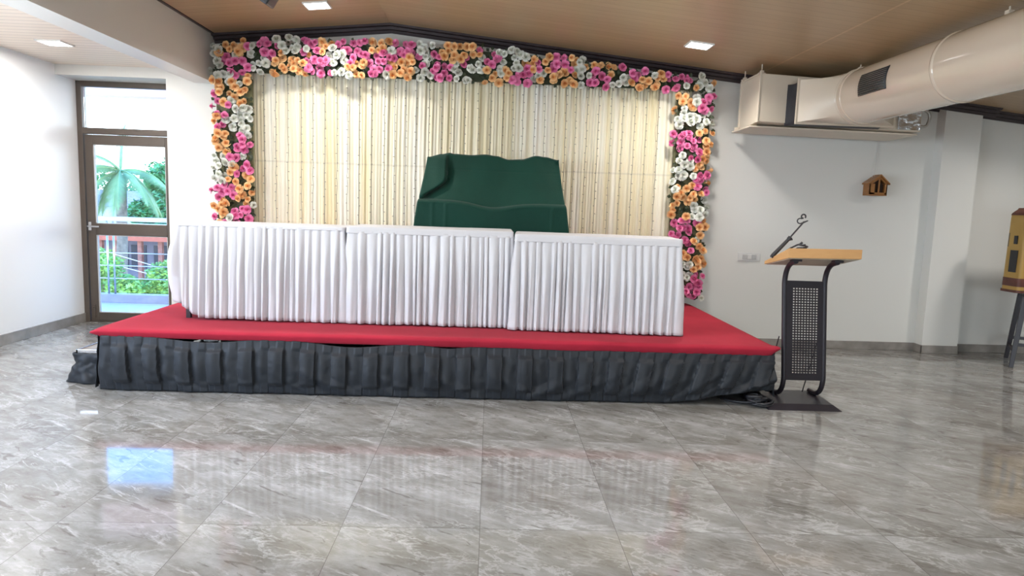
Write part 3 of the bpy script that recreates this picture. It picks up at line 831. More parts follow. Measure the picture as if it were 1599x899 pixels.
def rose_mesh(seed):
    rr = random.Random(seed); b = MB()
    def petal(r0, r1, h0, h1, ang, wid, cup):
        nu, nv = 4, 3
        def f(s, v):
            a = ang + (s - .5) * wid * (1 - .25 * v)
            r = r0 + (r1 - r0) * v - cup * math.sin(PI * v) * .25 + .08 * r1 * (1 - (2 * s - 1) ** 2) * v
            h = h0 + (h1 - h0) * v ** .8 - .10 * r1 * abs(2 * s - 1) ** 2 * v + .04 * rr.uniform(-1, 1) * v * r1
            return r * math.cos(a), -h, r * math.sin(a)
        b.sheet(f, nu, nv)
    S = .0375
    for n, r0, r1, h0, h1, w, cup in ((3, .10, .24, .30, .98, 2.6, .05), (4, .14, .46, .25, .90, 2.1, .10), (5, .18, .74, .12, .66, 1.7, .16), (5, .20, 1.0, .02, .34, 1.55, .16)):
        off = rr.uniform(0, 6)
        for k in range(n):
            petal(r0 * S, r1 * S * rr.uniform(.93, 1.06), h0 * S, h1 * S * rr.uniform(.92, 1.06), off + k * 2 * PI / n + rr.uniform(-.12, .12), w, cup * S)
    b.tube([(0, 0, 0), (0, -.5 * S, 0), (0, -.86 * S, 0)], [.10 * S, .16 * S, .03 * S], 6)
    b.tube([(0, .03, 0), (0, 0, 0)], [.003, .010], 5)
    me = bpy.data.meshes.new('rose'); me.from_pydata(b.v, [], b.f); me.update()
    me.polygons.foreach_set('use_smooth', [True] * len(me.polygons))
    return me
COLN = {'P': ('pink_rose', 'pink'), 'O': ('peach_rose', 'peach'), 'W': ('white_rose', 'white')}
RM = {}
for c, (n_, mk) in COLN.items():
    RM[c] = []
    for k in range(3):
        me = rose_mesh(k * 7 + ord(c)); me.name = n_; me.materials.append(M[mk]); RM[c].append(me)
def nearest(x, z):
    return min(SEEDS, key=lambda s: (s[0] - x) ** 2 + (s[1] - z) ** 2)[2]
def floral_panel(label, x0, x1, z0, z1, ztop, pitch, cname):
    """ztop(x): upper limit for flower heads"""
    cx, cz = (x0 + x1) / 2, (z0 + z1) / 2
    root = empty('flower_panel', (cx, 6.97, z0), label, 'flower panel', 'flower panels framing the backdrop')
    bxs = [x0 + .03, (x0 + x1) / 2, x1 - .03] if x1 - x0 < 1 else [x0 + .03, -1.4, -.6, 0, 1, x1 - .03]
    under(root, MB().prism([(x, z0 + .02) for x in bxs] + [(x, min(z1 - .04, ztop(x) - .06)) for x in reversed(bxs)], 'y', 6.945, 6.965).build('backing', M['leaf' if cname == 'top' else 'dryleaf']))
    # leaves
    lb = MB(); n = int((x1 - x0) * (z1 - z0) * 620)
    for _ in range(n):
        x = R.uniform(x0 + .025, x1 - .025); z = R.uniform(z0 + .02, min(z1 - .02, ztop(x) - .045))
        y = R.uniform(6.88, 6.94); a = R.uniform(0, 2 * PI); L = R.uniform(.030, .055); w = L * .42; tl = R.uniform(-.5, .6)
        dx, dz = math.cos(a), math.sin(a)
        p = Vector((x, y, z)); d1 = Vector((dx, -tl * .6, dz)) * L; d2 = Vector((-dz, 0, dx)) * w
        lb.add([p, p + d1 * .5 + d2 + Vector((0, -.004, 0)), p + d1, p + d1 * .5 - d2 + Vector((0, -.004, 0))], [(0, 1, 2), (0, 2, 3)])
    under(root, lb.build('foliage', M['leaf']))
    # flower heads: jittered hexagonal packing
    spots = []
    row = 0; z = z0 + pitch * .5
    while z < z1:
        x = x0 + pitch * (.35 + .5 * (row % 2))
        while x < x1 - pitch * .25:
            jx, jz = x + R.uniform(-.34, .34) * pitch, z + R.uniform(-.34, .34) * pitch
            if jz < ztop(jx) - .03 and R.random() < .93: spots.append((jx, jz))
            x += pitch
        z += pitch * .84; row += 1
    # those hidden behind the tables are kept last
    R.shuffle(spots)
    spots.sort(key=lambda p: 0 if p[1] > 1.25 or p[0] > 1.6 else 1)
    count = {'P': 0, 'O': 0, 'W': 0}; rest = {'P': MB(), 'O': MB(), 'W': MB()}
    for (x, z) in spots:
        c = nearest(x + R.uniform(-.012, .012), z + R.uniform(-.012, .012)) if R.random() < .93 else R.choice('POW')
        me = R.choice(RM[c])
        k = R.uniform(.84, 1.22)
        ex = min((x - x0), (x1 - x)) ; 
        tiltz = -.9 * (1 - sm(0, .06, x - x0)) + .9 * (1 - sm(0, .06, x1 - x)) + R.uniform(-.5, .5)
        tiltx = R.uniform(-.55, .45) + (.9 * (1 - sm(0, .06, z - z0)) if cname == 'top' else 0)
        y = 6.872 + R.uniform(-.035, .035) + .035 * (1 - sm(0, .07, ex))
        mtx = Matrix.Translation((x, y, z)) @ Matrix.Rotation(tiltz, 4, 'Z') @ Matrix.Rotation(tiltx, 4, 'X') @ Matrix.Rotation(R.uniform(0, 6.28), 4, 'Y') @ Matrix.Scale(k, 4)
        if count[c] < 100:
            o = bpy.data.objects.new(COLN[c][0], me); COL.objects.link(o); o.parent = root
            o.matrix_local = Matrix.Translation(-Vector(root.location)) @ mtx
            tag(o, label={'P': 'pink', 'O': 'peach orange', 'W': 'white'}[c] + ' artificial rose')
            count[c] += 1
        else:
            rest[c].add([mtx @ v.co for v in me.vertices], [tuple(p.vertices) for p in me.polygons])
    for c, mb in rest.items():
        if mb.v:
            o = under(root, mb.build(COLN[c][0] + 's', M[COLN[c][1]], smooth=True)); tag(o, kind='stuff')
    print('panel', cname, len(spots), count)
    return root
TZ = lambda x: min(2.97, ceil_z(x) - .085)
floral_panel('upright panel of pink, peach and white roses at the left edge of the curtain', -2.745, -2.335, .46, 2.575, lambda x: 9, .070, 'left')
floral_panel('upright panel of pink, peach and white roses at the right edge of the curtain', 1.80, 2.20, .50, 2.56, lambda x: 9, .070, 'right')
floral_panel('long level band of pink, peach and white roses along the top of the curtain', -2.745, 2.185, 2.585, 2.99, TZ, .069, 'top')

# ------------------------------------------------------------------ lectern
lc = empty('lectern', (2.33, 4.93, 0), 'black metal lectern with a wooden slanted top and perforated front panel', 'lectern')
# bevelled base plate
bs = MB().hexa([(2.045, 4.73, 0), (2.592, 4.725, 0), (2.625, 5.22, 0), (2.07, 5.22, 0), (2.095, 4.785, .036), (2.545, 4.78, .036), (2.575, 5.17, .036), (2.115, 5.17, .036)])
under(lc, bs.build('base_plate', M['black_metal'], bevel=.003))
# slanted desk box: near edge tall, far edge thin
nl, nr, fl, fr = 2.098, 2.622, 2.085, 2.610
dk = MB().hexa([(nl, 4.72, 1.103), (nr, 4.72, 1.110), (fr, 5.10, 1.028), (fl, 5.10, 1.026), (nl, 4.72, 1.172), (nr, 4.72, 1.178), (fr, 5.10, 1.052), (fl, 5.10, 1.050)])
under(lc, dk.build('desk', M['beech'], bevel=.003))
ub = MB().hexa([(nl + .012, 4.735, 1.0965), (nr - .012, 4.735, 1.1035), (fr - .012, 5.085, 1.0275), (fl + .012, 5.085, 1.0255), (nl + .012, 4.735, 1.101), (nr - .012, 4.735, 1.108), (fr - .012, 5.085, 1.032), (fl + .012, 5.085, 1.030)])
under(lc, ub.build('underside_board', M['underboard']))
def bez(p0, p1, p2, n=10):
    p0, p1, p2 = map(Vector, (p0, p1, p2))
    return [(1 - t) ** 2 * p0 + 2 * t * (1 - t) * p1 + t * t * p2 for t in [k / n for k in range(n + 1)]]
for xt, xb in ((2.180, 2.232), (2.480, 2.532)):
    dz = xb - xt
    pts = [(xt - .005, 4.765, 1.078)] + bez((xt - .004, 4.80, 1.070), (xt - .002, 4.935, 1.045), (xt, 4.935, .90)) + bez((xb, 4.935, .20), (xb, 4.935, .055), (xb - .005, 5.06, .052)) + [(xb - .008, 5.12, .052)]
    under(lc, MB().tube(pts, .0185, 14).build('post', M['black_metal'], smooth=True, auto=60))
    under(lc, MB().tube([(xb - .07, 5.10, .045), (xt + (xb - xt) * .45 - .018, 4.965, .50)], .0045, 6).build('brace', M['black_metal']))
    under(lc, MB().box(xt - .035, xt + .03, 4.745, 4.80, 1.078, 1.094).build('mounting_plate', M['black_metal'], bevel=.002))
# perforated panel with real holes
def panel():
    b = MB(); zt, zb = .925, .178; xl, xr = 2.190, 2.472
    NC, NR = 9, 33
    us = [0.0]; m = .155
    pitch = (1 - 2 * m) / NC
    for c in range(NC): us += [m + pitch * (c + .18), m + pitch * (c + .82)]
    us.append(1.0)
    vs = [0.0]; mv0, mv1 = .065, .065; pv = (1 - mv0 - mv1) / NR
    for r in range(NR): vs += [mv0 + pv * (r + .25), mv0 + pv * (r + .75)]
    vs.append(1.0)
    def P(u, v, y):
        return (xl + (xr - xl) * u + .052 * v, y, zt + (zb - zt) * v)
    nU, nV = len(us), len(vs)
    for y in (4.922, 4.928):
        for v in vs:
            for u in us: b.v.append(P(u, v, y))
    o = nU * nV
    solid = lambda i, j: 0 <= i < nU - 1 and 0 <= j < nV - 1 and not (i % 2 == 1 and j % 2 == 1)
    for j in range(nV - 1):
        for i in range(nU - 1):
            if not solid(i, j): continue
            a = j * nU + i
            b.f.append((a, a + 1, a + 1 + nU, a + nU)); b.f.append((o + a, o + a + nU, o + a + nU + 1, o + a + 1))
            for di, dj, e in ((-1, 0, (a, a + nU)), (1, 0, (a + 1, a + 1 + nU)), (0, -1, (a, a + 1)), (0, 1, (a + nU, a + nU + 1))):
                if not solid(i + di, j + dj): b.f.append((e[0], e[1], e[1] + o, e[0] + o))
    return b
under(lc, panel().build('perforated_panel', M['black_metal']))
# microphone stand lying on the desk
ms = empty('microphone_stand', (2.10, 4.97, 1.10), 'black microphone boom with an empty clip leaning up from the lectern top', 'microphone stand')
under(ms, MB().tube([(2.078, 4.965, 1.088), (2.084, 4.965, 1.098)], [.012, .014], 12).tube([(2.084, 4.96, 1.100), (2.195, 4.95, 1.232)], [.0155, .0125], 14).build('handle', M['black_plastic'], smooth=True, auto=40))
under(ms, MB().tube([(2.190, 4.951, 1.224), (2.203, 4.949, 1.242)], .0165, 14).tube([(2.20, 4.948, 1.232), (2.216, 4.944, 1.222)], .006, 8).build('collar', M['black_plastic'], smooth=True, auto=40))
under(ms, MB().tube([(2.20, 4.95, 1.240), (2.292, 4.945, 1.358)], .0058, 10).build('boom_rod', M['black_metal'], smooth=True, auto=40))
cl = MB().tube([(2.284, 4.945, 1.350), (2.318, 4.94, 1.366)], [.007, .004], 8)
ring1 = [(2.262 + .021 * math.cos(a), 4.945, 1.362 + .019 * math.sin(a)) for a in [k / 10 * 4.4 + 1.2 for k in range(11)]]
ring2 = [(2.285 + .016 * math.cos(a), 4.945, 1.395 + .016 * math.sin(a)) for a in [k / 10 * 4.6 - .7 for k in range(11)]]
cl.tube(ring1, .0045, 7).tube(ring2, .0055, 7).tube([(2.27, 4.945, 1.380), (2.284, 4.945, 1.384)], .006, 7)
under(ms, cl.build('microphone_clip', M['black_plastic'], smooth=True, auto=50))
mh = empty('microphone_holder', (2.22, 4.86, 1.13), 'small black clamp and coiled lead lying on the lectern edge beside the microphone boom', 'clamp')
under(mh, MB().tube([(2.135, 4.93, 1.118), (2.178, 4.88, 1.165), (2.215, 4.86, 1.19), (2.235, 4.85, 1.197)], .0065, 8).tube([(2.235, 4.85, 1.197), (2.247, 4.85, 1.210)], .009, 8).build('arm', M['black_plastic'], smooth=True))
cb = []
for k in range(40):
    a = k / 39 * 5.5 * PI; cb.append((2.235 + .032 * math.cos(a) - .02 + .0012 * k * .5, 4.80 + .025 * math.sin(a), 1.158 + .0009 * k + .004 * math.sin(a * .5)))
under(mh, MB().tube(cb, .0052, 7).build('coiled_lead', M['black_plastic'], smooth=True))
under(mh, MB().box(2.19, 2.275, 4.79, 4.84, 1.150, 1.162).build('clamp_jaw', M['black_plastic'], bevel=.003))
# black cable heap between stage and lectern
cb = []; rr = random.Random(4)
for k in range(90):
    a = k * .62; r_ = .055 + .03 * math.sin(k * .37)
    cb.append((2.035 + r_ * math.cos(a) * 1.0 - .05 * sm(30, 80, k), 4.815 + r_ * math.sin(a) * .8, .012 + .0008 * k + .008 * math.sin(k * 1.3)))
hc = MB().tube(cb, .0095, 7)
hc.tube(bez((2.02, 4.80, .05), (1.9, 4.80, .01), (1.78, 4.98, .012)), .009, 7)
tag(hc.build('cable_heap', M['black_plastic'], smooth=True), 'heap of black cable on the floor between the stage corner and lectern base', 'cable')

# ------------------------------------------------------------------ little wooden house on the wall
bh = empty('wooden_house', (3.98, YW, 1.64), 'small brown wooden birdhouse hanging on the back wall below the air conditioner', 'birdhouse')
x0, x1, yf, yb = 3.885, 4.072, 6.975, YW - .002
zb_, ze, za = 1.642, 1.752, 1.835
xm = (x0 + x1) / 2 + .01
b = MB()
b.box(x0, x0 + .012, yf, yb, zb_, ze).box(x1 - .012, x1, yf, yb, zb_, ze).box(x0, x1, yf, yb, zb_ - .01, zb_ + .006)
b.box(x0, x0 + .055, yf, yf + .01, zb_, ze).box(x1 - .028, x1, yf, yf + .01, zb_, ze - .004).box(x0, x1, yf, yf + .01, zb_, zb_ + .022)
b.prism([(x0, ze - .02), (xm, za - .03), (xm, za - .004), (x0, ze + .004)], 'y', yf, yf + .01)
b.prism([(x1, ze - .02), (x1, ze + .004), (xm, za - .004), (xm, za - .03)], 'y', yf, yf + .01)
b.box(xm - .012, xm + .003, yf, yf + .01, zb_ + .02, za - .03)
under(bh, b.build('body', M['brown_wood'], bevel=.0015))
b = MB().prism([(x0 - .018, ze - .008), (xm, za - .002), (xm, za + .014), (x0 - .018, ze + .006)], 'y', yf - .018, yb)
b.prism([(x1 + .018, ze - .008), (x1 + .018, ze + .006), (xm, za + .014), (xm, za - .002)], 'y', yf - .018, yb)
under(bh, b.build('roof', M['brown_wood'], bevel=.0015))
under(bh, MB().prism([(x0 + .012, zb_ + .006), (x1 - .012, zb_ + .006), (x1 - .012, ze - .01), (xm, za - .02), (x0 + .012, ze - .01)], 'y', yf + .06, yf + .07).build('inner_panel', M['dark_inside']))
under(bh, MB().tube([(3.945, 7.05, 1.80), (3.948, 7.07, 1.90), (3.972, 7.085, 2.00), (3.985, 7.09, 2.10), (3.985, 7.09, 2.22)], .0022, 5).tube([(3.965, 7.05, 1.81), (3.975, 7.07, 1.90), (3.992, 7.085, 2.00), (4.005, 7.09, 2.08), (4.01, 7.09, 2.22)], .0022, 5).build('hanging_cord', M['plastic_white']))

# ------------------------------------------------------------------ air conditioner and duct
ac = empty('air_conditioner', (3.25, 6.7, 2.22), 'cream metal air conditioner casing hung from the ceiling near the back wall', 'air conditioner')
X0, X1, F, Bk = 2.470, 4.030, 6.45, 6.95
b = MB().hexa([(X0, F, 2.262), (X1, F, 2.222), (X1, Bk, 2.205), (X0, Bk, 2.232), (X0, F, 2.700), (X1, F, 2.640), (X1, Bk, 2.640), (X0, Bk, 2.700)])
under(ac, b.build('casing', M['cream_metal'], bevel=.006))
under(ac, MB().box(X0 - .012, X0 + .004, F - .006, F + .022, 2.255, 2.705).box(X0 - .012, X0 + .004, Bk - .022, Bk + .004, 2.225, 2.705).box(X0 - .012, X0 + .004, F, Bk, 2.69, 2.706).build('side_flange', M['cream_metal'], bevel=.003))
pn = MB().hexa([(X0 - .035, F + .10, 2.222), (X1 + .01, F + .06, 2.196), (X1 - .02, Bk + .02, 2.182), (X0 - .06, Bk + .02, 2.205), (X0 - .035, F + .10, 2.236), (X1 + .01, F + .06, 2.212), (X1 - .02, Bk + .02, 2.200), (X0 - .06, Bk + .02, 2.222)])
under(ac, pn.build('drain_pan', M['cream_metal'], bevel=.003))
under(ac, MB().box(X0 - .055, X0 - .02, Bk - .06, Bk - .02, 2.225, 2.255).build('pan_bracket', M['cream_metal'], bevel=.004))
for x, y in ((X0 + .005, 6.88), (X0 + .03, 6.52), (3.95, 6.88), (3.95, 6.52)):
    zt = ceil_z(x)
    under(ac, MB().tube([(x, y, 2.66), (x, y, zt)], .0055, 8).box(x - .03, x + .03, y - .02, y + .02, 2.700, 2.716).box(x - .016, x + .016, y - .016, y + .016, 2.716, 2.735).build('hanger_rod', M['cream_metal']))
under(ac, MB().sheet(lambda s, v: (3.80 + .215 * s, 6.444 - .006 * (1 + nz(s * 5, v * 5)), 2.235 + .40 * v - .0 * s), 24, 24).build('foil_panel', M['foil'], smooth=True))
under(ac, MB().tube(bez((4.01, 6.5, 2.44), (4.16, 6.5, 2.44), (4.13, 6.5, 2.33)) + bez((4.12, 6.5, 2.30), (4.10, 6.5, 2.26), (4.03, 6.52, 2.29)), .014, 10).build('pipe_elbow', M['steel'], smooth=True))

du = empty('air_duct', (3.17, 4.0, 2.2), 'big round glossy cream duct with a dark vent, running from the air conditioner', 'duct')
PX, PZ, PR = 3.17, 2.436, .232
RX0, RX1, RZ0, RZ1, RY = 2.735, 3.615, 2.236, 2.605, 6.20
cvb = MB()
def ring_rect(x0, x1, z0, z1, y, n=16):
    pts = []
    cs = [(x1, z0), (x1, z1), (x0, z1), (x0, z0)]
    for k in range(4):
        a, c = cs[k], cs[(k + 1) % 4]
        for j in range(n): pts.append((a[0] + (c[0] - a[0]) * j / n, y, a[1] + (c[1] - a[1]) * j / n))
    return pts
def canvas(s, v):
    base = ring_rect(RX0 - .01, RX1 + .01, RZ0 - .005, RZ1 + .0, 0); n = len(base); p = base[int(round(s * n)) % n]
    w = math.sin(PI * v)
    k = 1 - .05 * w + .02 * nz(s * 30, v * 2) * w
    return PX + (p[0] - PX) * k, F + .01 - (F + .01 - RY - .01) * v, 2.42 + (p[2] - 2.42) * k
under(du, MB().sheet(canvas, 64, 10, closed_u=True).build('canvas_connector', M['canvas'], smooth=True))
fl_ = MB()
t_ = .014
for q in ((RX0 - .02, RX0 + .006, RZ0 - .018, RZ1 + .018), (RX1 - .006, RX1 + .02, RZ0 - .018, RZ1 + .018), (RX0, RX1, RZ0 - .018, RZ0 + .004), (RX0, RX1, RZ1 - .004, RZ1 + .018)):
    fl_.box(q[0], q[1], RY, RY + .02, q[2], q[3])
under(du, fl_.build('flange', M['cream_metal'], bevel=.003))
rect = ring_rect(RX0, RX1, RZ0, RZ1, RY)
def trans(s, v):
    n = len(rect); i = int(round(s * n)) % n
    p = rect[i]
    a0 = math.atan2(RZ0 - PZ, RX1 - PX)
    # spread round the circle quarter by quarter
    qd, j = divmod(i, n // 4)
    A = [-PI / 4, PI / 4, 3 * PI / 4, 5 * PI / 4, 7 * PI / 4]
    ang = A[qd] + (A[qd + 1] - A[qd]) * j / (n // 4)
    c = (PX + PR * math.cos(ang), RY - .26, PZ + PR * math.sin(ang))
    return p[0] + (c[0] - p[0]) * v, p[1] + (c[1] - p[1]) * v, p[2] + (c[2] - p[2]) * v
under(du, MB().sheet(trans, 64, 8, closed_u=True).build('transition_piece', M['cream_metal'], smooth=True, auto=35))
def cyl_sheet(y0, y1, r, a0=0, a1=2 * PI, n=64, m=2):
    return MB().sheet(lambda s, v: (PX + r * math.cos(a0 + (a1 - a0) * s), y0 + (y1 - y0) * v, PZ + r * math.sin(a0 + (a1 - a0) * s)), n, m, closed_u=(a1 - a0 > 6.28))
def ringm(y, r, w, h):
    b = MB(); prof = [(y - w, r - .004), (y - w * .6, r + h * .8), (y, r + h), (y + w * .6, r + h * .8), (y + w, r - .004)]
    b.sheet(lambda s, v: (PX + prof[int(round(v * 4))][1] * math.cos(2 * PI * s), prof[int(round(v * 4))][0], PZ + prof[int(round(v * 4))][1] * math.sin(2 * PI * s)), 64, 4, closed_u=True)
    return b
JY = [4.66, 2.9, 1.2]
ys = [RY - .26] + JY + [-.6]
for k in range(len(ys) - 1):
    pb = cyl_sheet(ys[k], ys[k + 1], PR + (.0 if k == 0 else .002))
    under(du, pb.build('round_duct', M['cream_gloss'], smooth=True))
for y, w, h in ((5.955, .012, .010), (5.875, .010, .008)) + tuple((y, .022, .009) for y in JY):
    under(du, ringm(y, PR, w, h).build('joint_ring', M['cream_gloss'], smooth=True))
under(du, MB().add([(PX + PR * math.cos(2 * PI * k / 48), -.6, PZ + PR * math.sin(2 * PI * k / 48)) for k in range(48)], [tuple(range(48))]).build('end_cap', M['cream_metal']))
# curved vent on the left flank of the duct
va0, va1, vy0, vy1 = math.radians(153), math.radians(196), 5.19, 5.58
vent = under(du, cyl_sheet(vy1, vy0, PR + .004, va0, va1, 20, 2).build('vent', M['black_plastic'], solid=.004, smooth=True))
fb = MB()
for a in [va0 + (va1 - va0) * (k + .5) / 11 for k in range(11)]:
    c_ = (PX + (PR + .010) * math.cos(a), (vy0 + vy1) / 2, PZ + (PR + .010) * math.sin(a))
    fb.obox(c_, (.006 * math.cos(a + .7), 0, .006 * math.sin(a + .7)), (0, (vy1 - vy0) / 2 - .012, 0), (.0012 * math.sin(a), 0, .0012 * math.cos(a)))
sl = fb.build('slats', M['steel'])
sl.parent = vent
for y in (6.05, 4.3, 2.2):
    x = PX + .02 if y > 5 else PX; zt = ceil_z(x)
    under(du, MB().tube([(x, y, PZ + PR + (.0 if y < 5.9 else -.03)), (x, y, zt)], .0055, 8).box(x - .018, x + .018, y - .018, y + .018, PZ + PR - .02, PZ + PR + .035).build('hanger_rod', M['cream_metal']))

# ------------------------------------------------------------------ black box hanging from the ceiling at the top of the frame
sp = empty('hanging_speaker', (-1.62, 4.95, 3.04), 'black box hanging from the wooden ceiling, one corner showing at the photo top', 'speaker')
rot = Matrix.Rotation(math.radians(-38), 3, 'Y') @ Matrix.Rotation(math.radians(12), 3, 'Z')
o = MB().box(-.11, .11, -.10, .12, -.08, .08).build('cabinet', M['black_plastic'], bevel=.01)
under(sp, o); o.matrix_parent_inverse = Matrix.Identity(4)
o.rotation_euler = (math.radians(8), math.radians(32), math.radians(10)); o.location = (-.005, .02, -.203)
under(sp, MB().box(-1.66, -1.58, 4.93, 5.0, ceil_z(-1.62) - .01, ceil_z(-1.62) + .006).tube([(-1.62, 4.965, 3.07), (-1.62, 4.965, 2.90)], .012, 8).build('bracket', M['black_metal']))

# ------------------------------------------------------------------ carton on a stool at the right edge
ct = Vector((5.50, 6.46, 0)); sang = math.atan2(.47, .31)
stl = empty('stool', tuple(ct), 'black wooden stool with splayed legs at the right edge, holding a tall yellow box', 'stool')
stl.rotation_euler = (0, 0, sang)
def SP(o): o.parent = stl; return o
SP(MB().box(-.235, .235, -.235, .235, .70, .735).build('seat', M['black_metal'], bevel=.008))
for sx in (-1, 1):
    for sy in (-1, 1):
        tx, ty, bx, by = sx * .215, sy * .215, sx * .268, sy * .268
        b = MB().hexa([(bx - .019, by - .019, 0), (bx + .019, by - .019, 0), (bx + .019, by + .019, 0), (bx - .019, by + .019, 0), (tx - .024, ty - .024, .70), (tx + .024, ty - .024, .70), (tx + .024, ty + .024, .70), (tx - .024, ty + .024, .70)])
        SP(b.build('leg', M['black_metal'], bevel=.003))
for sg in (-1, 1):
    SP(MB().box(-.25, .25, sg * .252 - .01, sg * .252 + .01, .13, .16).build('rail', M['black_metal']))
    SP(MB().box(sg * .246 - .01, sg * .246 + .01, -.25, .25, .21, .24).build('rail', M['black_metal']))
bx = empty('tall_box', (5.31, 6.42, .735), 'tall yellow printed box with dark brown edges standing on the black stool', 'box')
def boxpt(s, v, g=1.0):
    z = .745 + .80 * v; w = .27 - .05 * sm(.90, 1.0, v) ** 2 - .012 * v; d_ = .115 - .03 * sm(.9, 1.0, v)
    a = s * 2 * PI; e = 9
    c, q = math.cos(a), math.sin(a)
    c, q = math.copysign(abs(c) ** .35, c), math.copysign(abs(q) ** .35, q)
    r = (abs(c) ** e + abs(q) ** e) ** (-1 / e)
    return 5.31 + (w * r * c) * g, 6.42 + d_ * r * q * g, z
b = MB().sheet(boxpt, 64, 24, closed_u=True)
b.f.append(tuple(24 * 64 + k for k in range(64)))
under(bx, b.build('body', M['carton'], smooth=True, auto=40))
def bandpt(z0, z1, g):
    return lambda s, v: boxpt(s, (z0 + (z1 - z0) * v - .745) / .80, g)
under(bx, MB().sheet(bandpt(.737, .762, 1.04), 64, 2, closed_u=True).build('base_rim', M['brown_board'], smooth=True))
under(bx, MB().sheet(bandpt(.795, .875, 1.012), 64, 2, closed_u=True).build('red_band', M['brown_board'], smooth=True))
under(bx, MB().sheet(bandpt(1.475, 1.545, 1.02), 64, 4, closed_u=True).build('top_rim', M['brown_board'], smooth=True))
for x0_, z0_, z1_ in ((5.10, .93, 1.16), (5.20, 1.02, 1.30), (5.07, 1.22, 1.30), (5.32, .96, 1.20)):
    under(bx, MB().box(x0_ - .0, x0_ + .05, 6.42 - .118, 6.42 - .112, z0_, z1_).build('printed_patch', M['gasket']))
under(bx, MB().box(5.0385 - .002, 5.0455, 6.36, 6.45, .93, 1.14).box(5.0385 - .0, 5.0475, 6.385, 6.425, 1.20, 1.28).build('printed_patch', M['gasket']))
under(bx, MB().tube([(5.14, 6.42, 1.54), (5.12, 6.42, 1.59), (5.30, 6.42, 1.61), (5.48, 6.42, 1.59), (5.46, 6.42, 1.54)], .018, 10).build('handle', M['gasket'], smooth=True))

# ------------------------------------------------------------------ outside: balcony, garden, houses
struct(MB().box(-8, -2.2, YD + .12, 8.95, -.10, -.005).build('floor_balcony', M['balcony_tile']))
struct(MB().box(-8, -2.2, 8.84, 8.99, -.005, .10).build('baseboard_balcony', M['kerb'], bevel=.004))
struct(MB().box(-8, -2.2, 9.05, 9.30, 2.62, 3.2).box(-8, -2.2, YD + .12, 9.3, 3.05, 3.2).build('ceiling_balcony', M['pink_paint']))
rl = empty('balcony_railing', (-4.6, 8.92, .10), 'steel balcony railing with a white handrail outside the glass door', 'railing')
tag(under(rl, MB().tube([(-7.5, 8.92, 1.065), (-2.3, 8.92, 1.065)], .030, 12).build('handrail', M['house_white'], smooth=True)), 'white painted handrail')
for z in (.30, .465, .63):
    under(rl, MB().tube([(-7.5, 8.92, z), (-2.3, 8.92, z)], .007, 8).build('rail', M['chrome'], smooth=True))
for x in (-6.2, -4.90, -4.82, -3.0):
    under(rl, MB().tube([(x, 8.92, .10), (x, 8.92, 1.04)], .012, 8).build('baluster', M['chrome'], smooth=True))

struct(MB().box(-60, 40, 10, 90, -4.2, -4.0).build('ground', M['earth']))
def leaf_cloud(b, cx, cy, cz, rx, ry, rz, n, size, rr):
    for _ in range(n):
        while True:
            p = Vector((rr.uniform(-1, 1), rr.uniform(-1, 1), rr.uniform(-1, 1)))
            if .45 < p.length < 1: break
        q = .82 + .3 * nz(p.x * 2.5 + cx, p.y * 2.5, p.z * 2.5 + cz)
        c = Vector((cx + p.x * rx * q, cy + p.y * ry * q, cz + p.z * rz * q))
        a = Vector((rr.uniform(-1, 1), rr.uniform(-1, 1), rr.uniform(-.6, .6))).normalized(); d_ = a.orthogonal().normalized()
        s = size * rr.uniform(.6, 1.3)
        b.add([c - a * s, c + d_ * s * .45, c + a * s, c - d_ * s * .45], [(0, 1, 2), (0, 2, 3)])
def tree(name, label, cat, blobs, base, mt, size, n, tr, group=None, seed=1):
    rr = random.Random(seed)
    r = empty(name, base, label, cat, group)
    b = MB()
    for (cx, cy, cz, rx, rz) in blobs: leaf_cloud(b, cx, cy, cz, rx, rx, rz, n, size, rr)
    under(r, b.build('foliage', M[mt]))
    cx, cy, cz = blobs[0][:3]
    t = MB().tube([base, ((base[0] + cx) / 2 + .1, cy, (base[2] + cz) / 2), (cx, cy, cz)], [tr, tr * .7, tr * .4], 8)
    for (qx, qy, qz, rx, rz) in blobs[1:]: t.tube([((base[0] + cx) / 2 + .1, cy, (base[2] + cz) / 2), (qx, qy, qz)], [tr * .5, tr * .2], 6)
    under(r, t.build('trunk', M['trunk'], smooth=True))
    return r
tree('leafy_tree', 'green leafy tree outside, right of the palm in the upper door pane', 'tree',
     [(-13.95, 31, .95, 1.6, 1.2), (-14.4, 31.3, 2.0, 1.3, 1.0), (-13.1, 31, 1.9, 1.4, 1.2), (-15.2, 30.9, .5, .9, .8), (-13.3, 30.6, .2, 1.3, 1.0)], (-13.95, 31, -4.0), 'tree', .12, 2300, .22, seed=2)
tree('garden_tree', 'tall pale tree far behind the palm in the upper door pane', 'tree',
     [(-25.8, 46, 1.2, 2.8, 1.9), (-22.8, 46.6, .9, 2.4, 1.5), (-20.6, 46, 2.0, 2.4, 1.8)], (-24.5, 46, -4.0), 'tree', .16, 1500, .25, seed=5)
for k, (lab, bl) in enumerate((('bright green bush outside at the left of the lower door pane', [(-7.25, 13, -.02, .42, .42), (-7.5, 13.2, -.5, .55, .4)]),
                 ('bright green bush outside at the middle of the lower door pane, behind the railing', [(-6.75, 12.8, -.38, .40, .34), (-6.5, 13.4, -.55, .45, .4)]),
                 ('bright green bush outside at the right of the lower door pane', [(-6.15, 13.2, -.15, .42, .36), (-5.75, 13.0, -.40, .50, .42)]))):
    tree('garden_bush', lab, 'bush', bl, (bl[0][0], bl[0][1], -4.0), 'bush', .045, 1500, .05, 'bushes below the balcony', seed=20 + k)
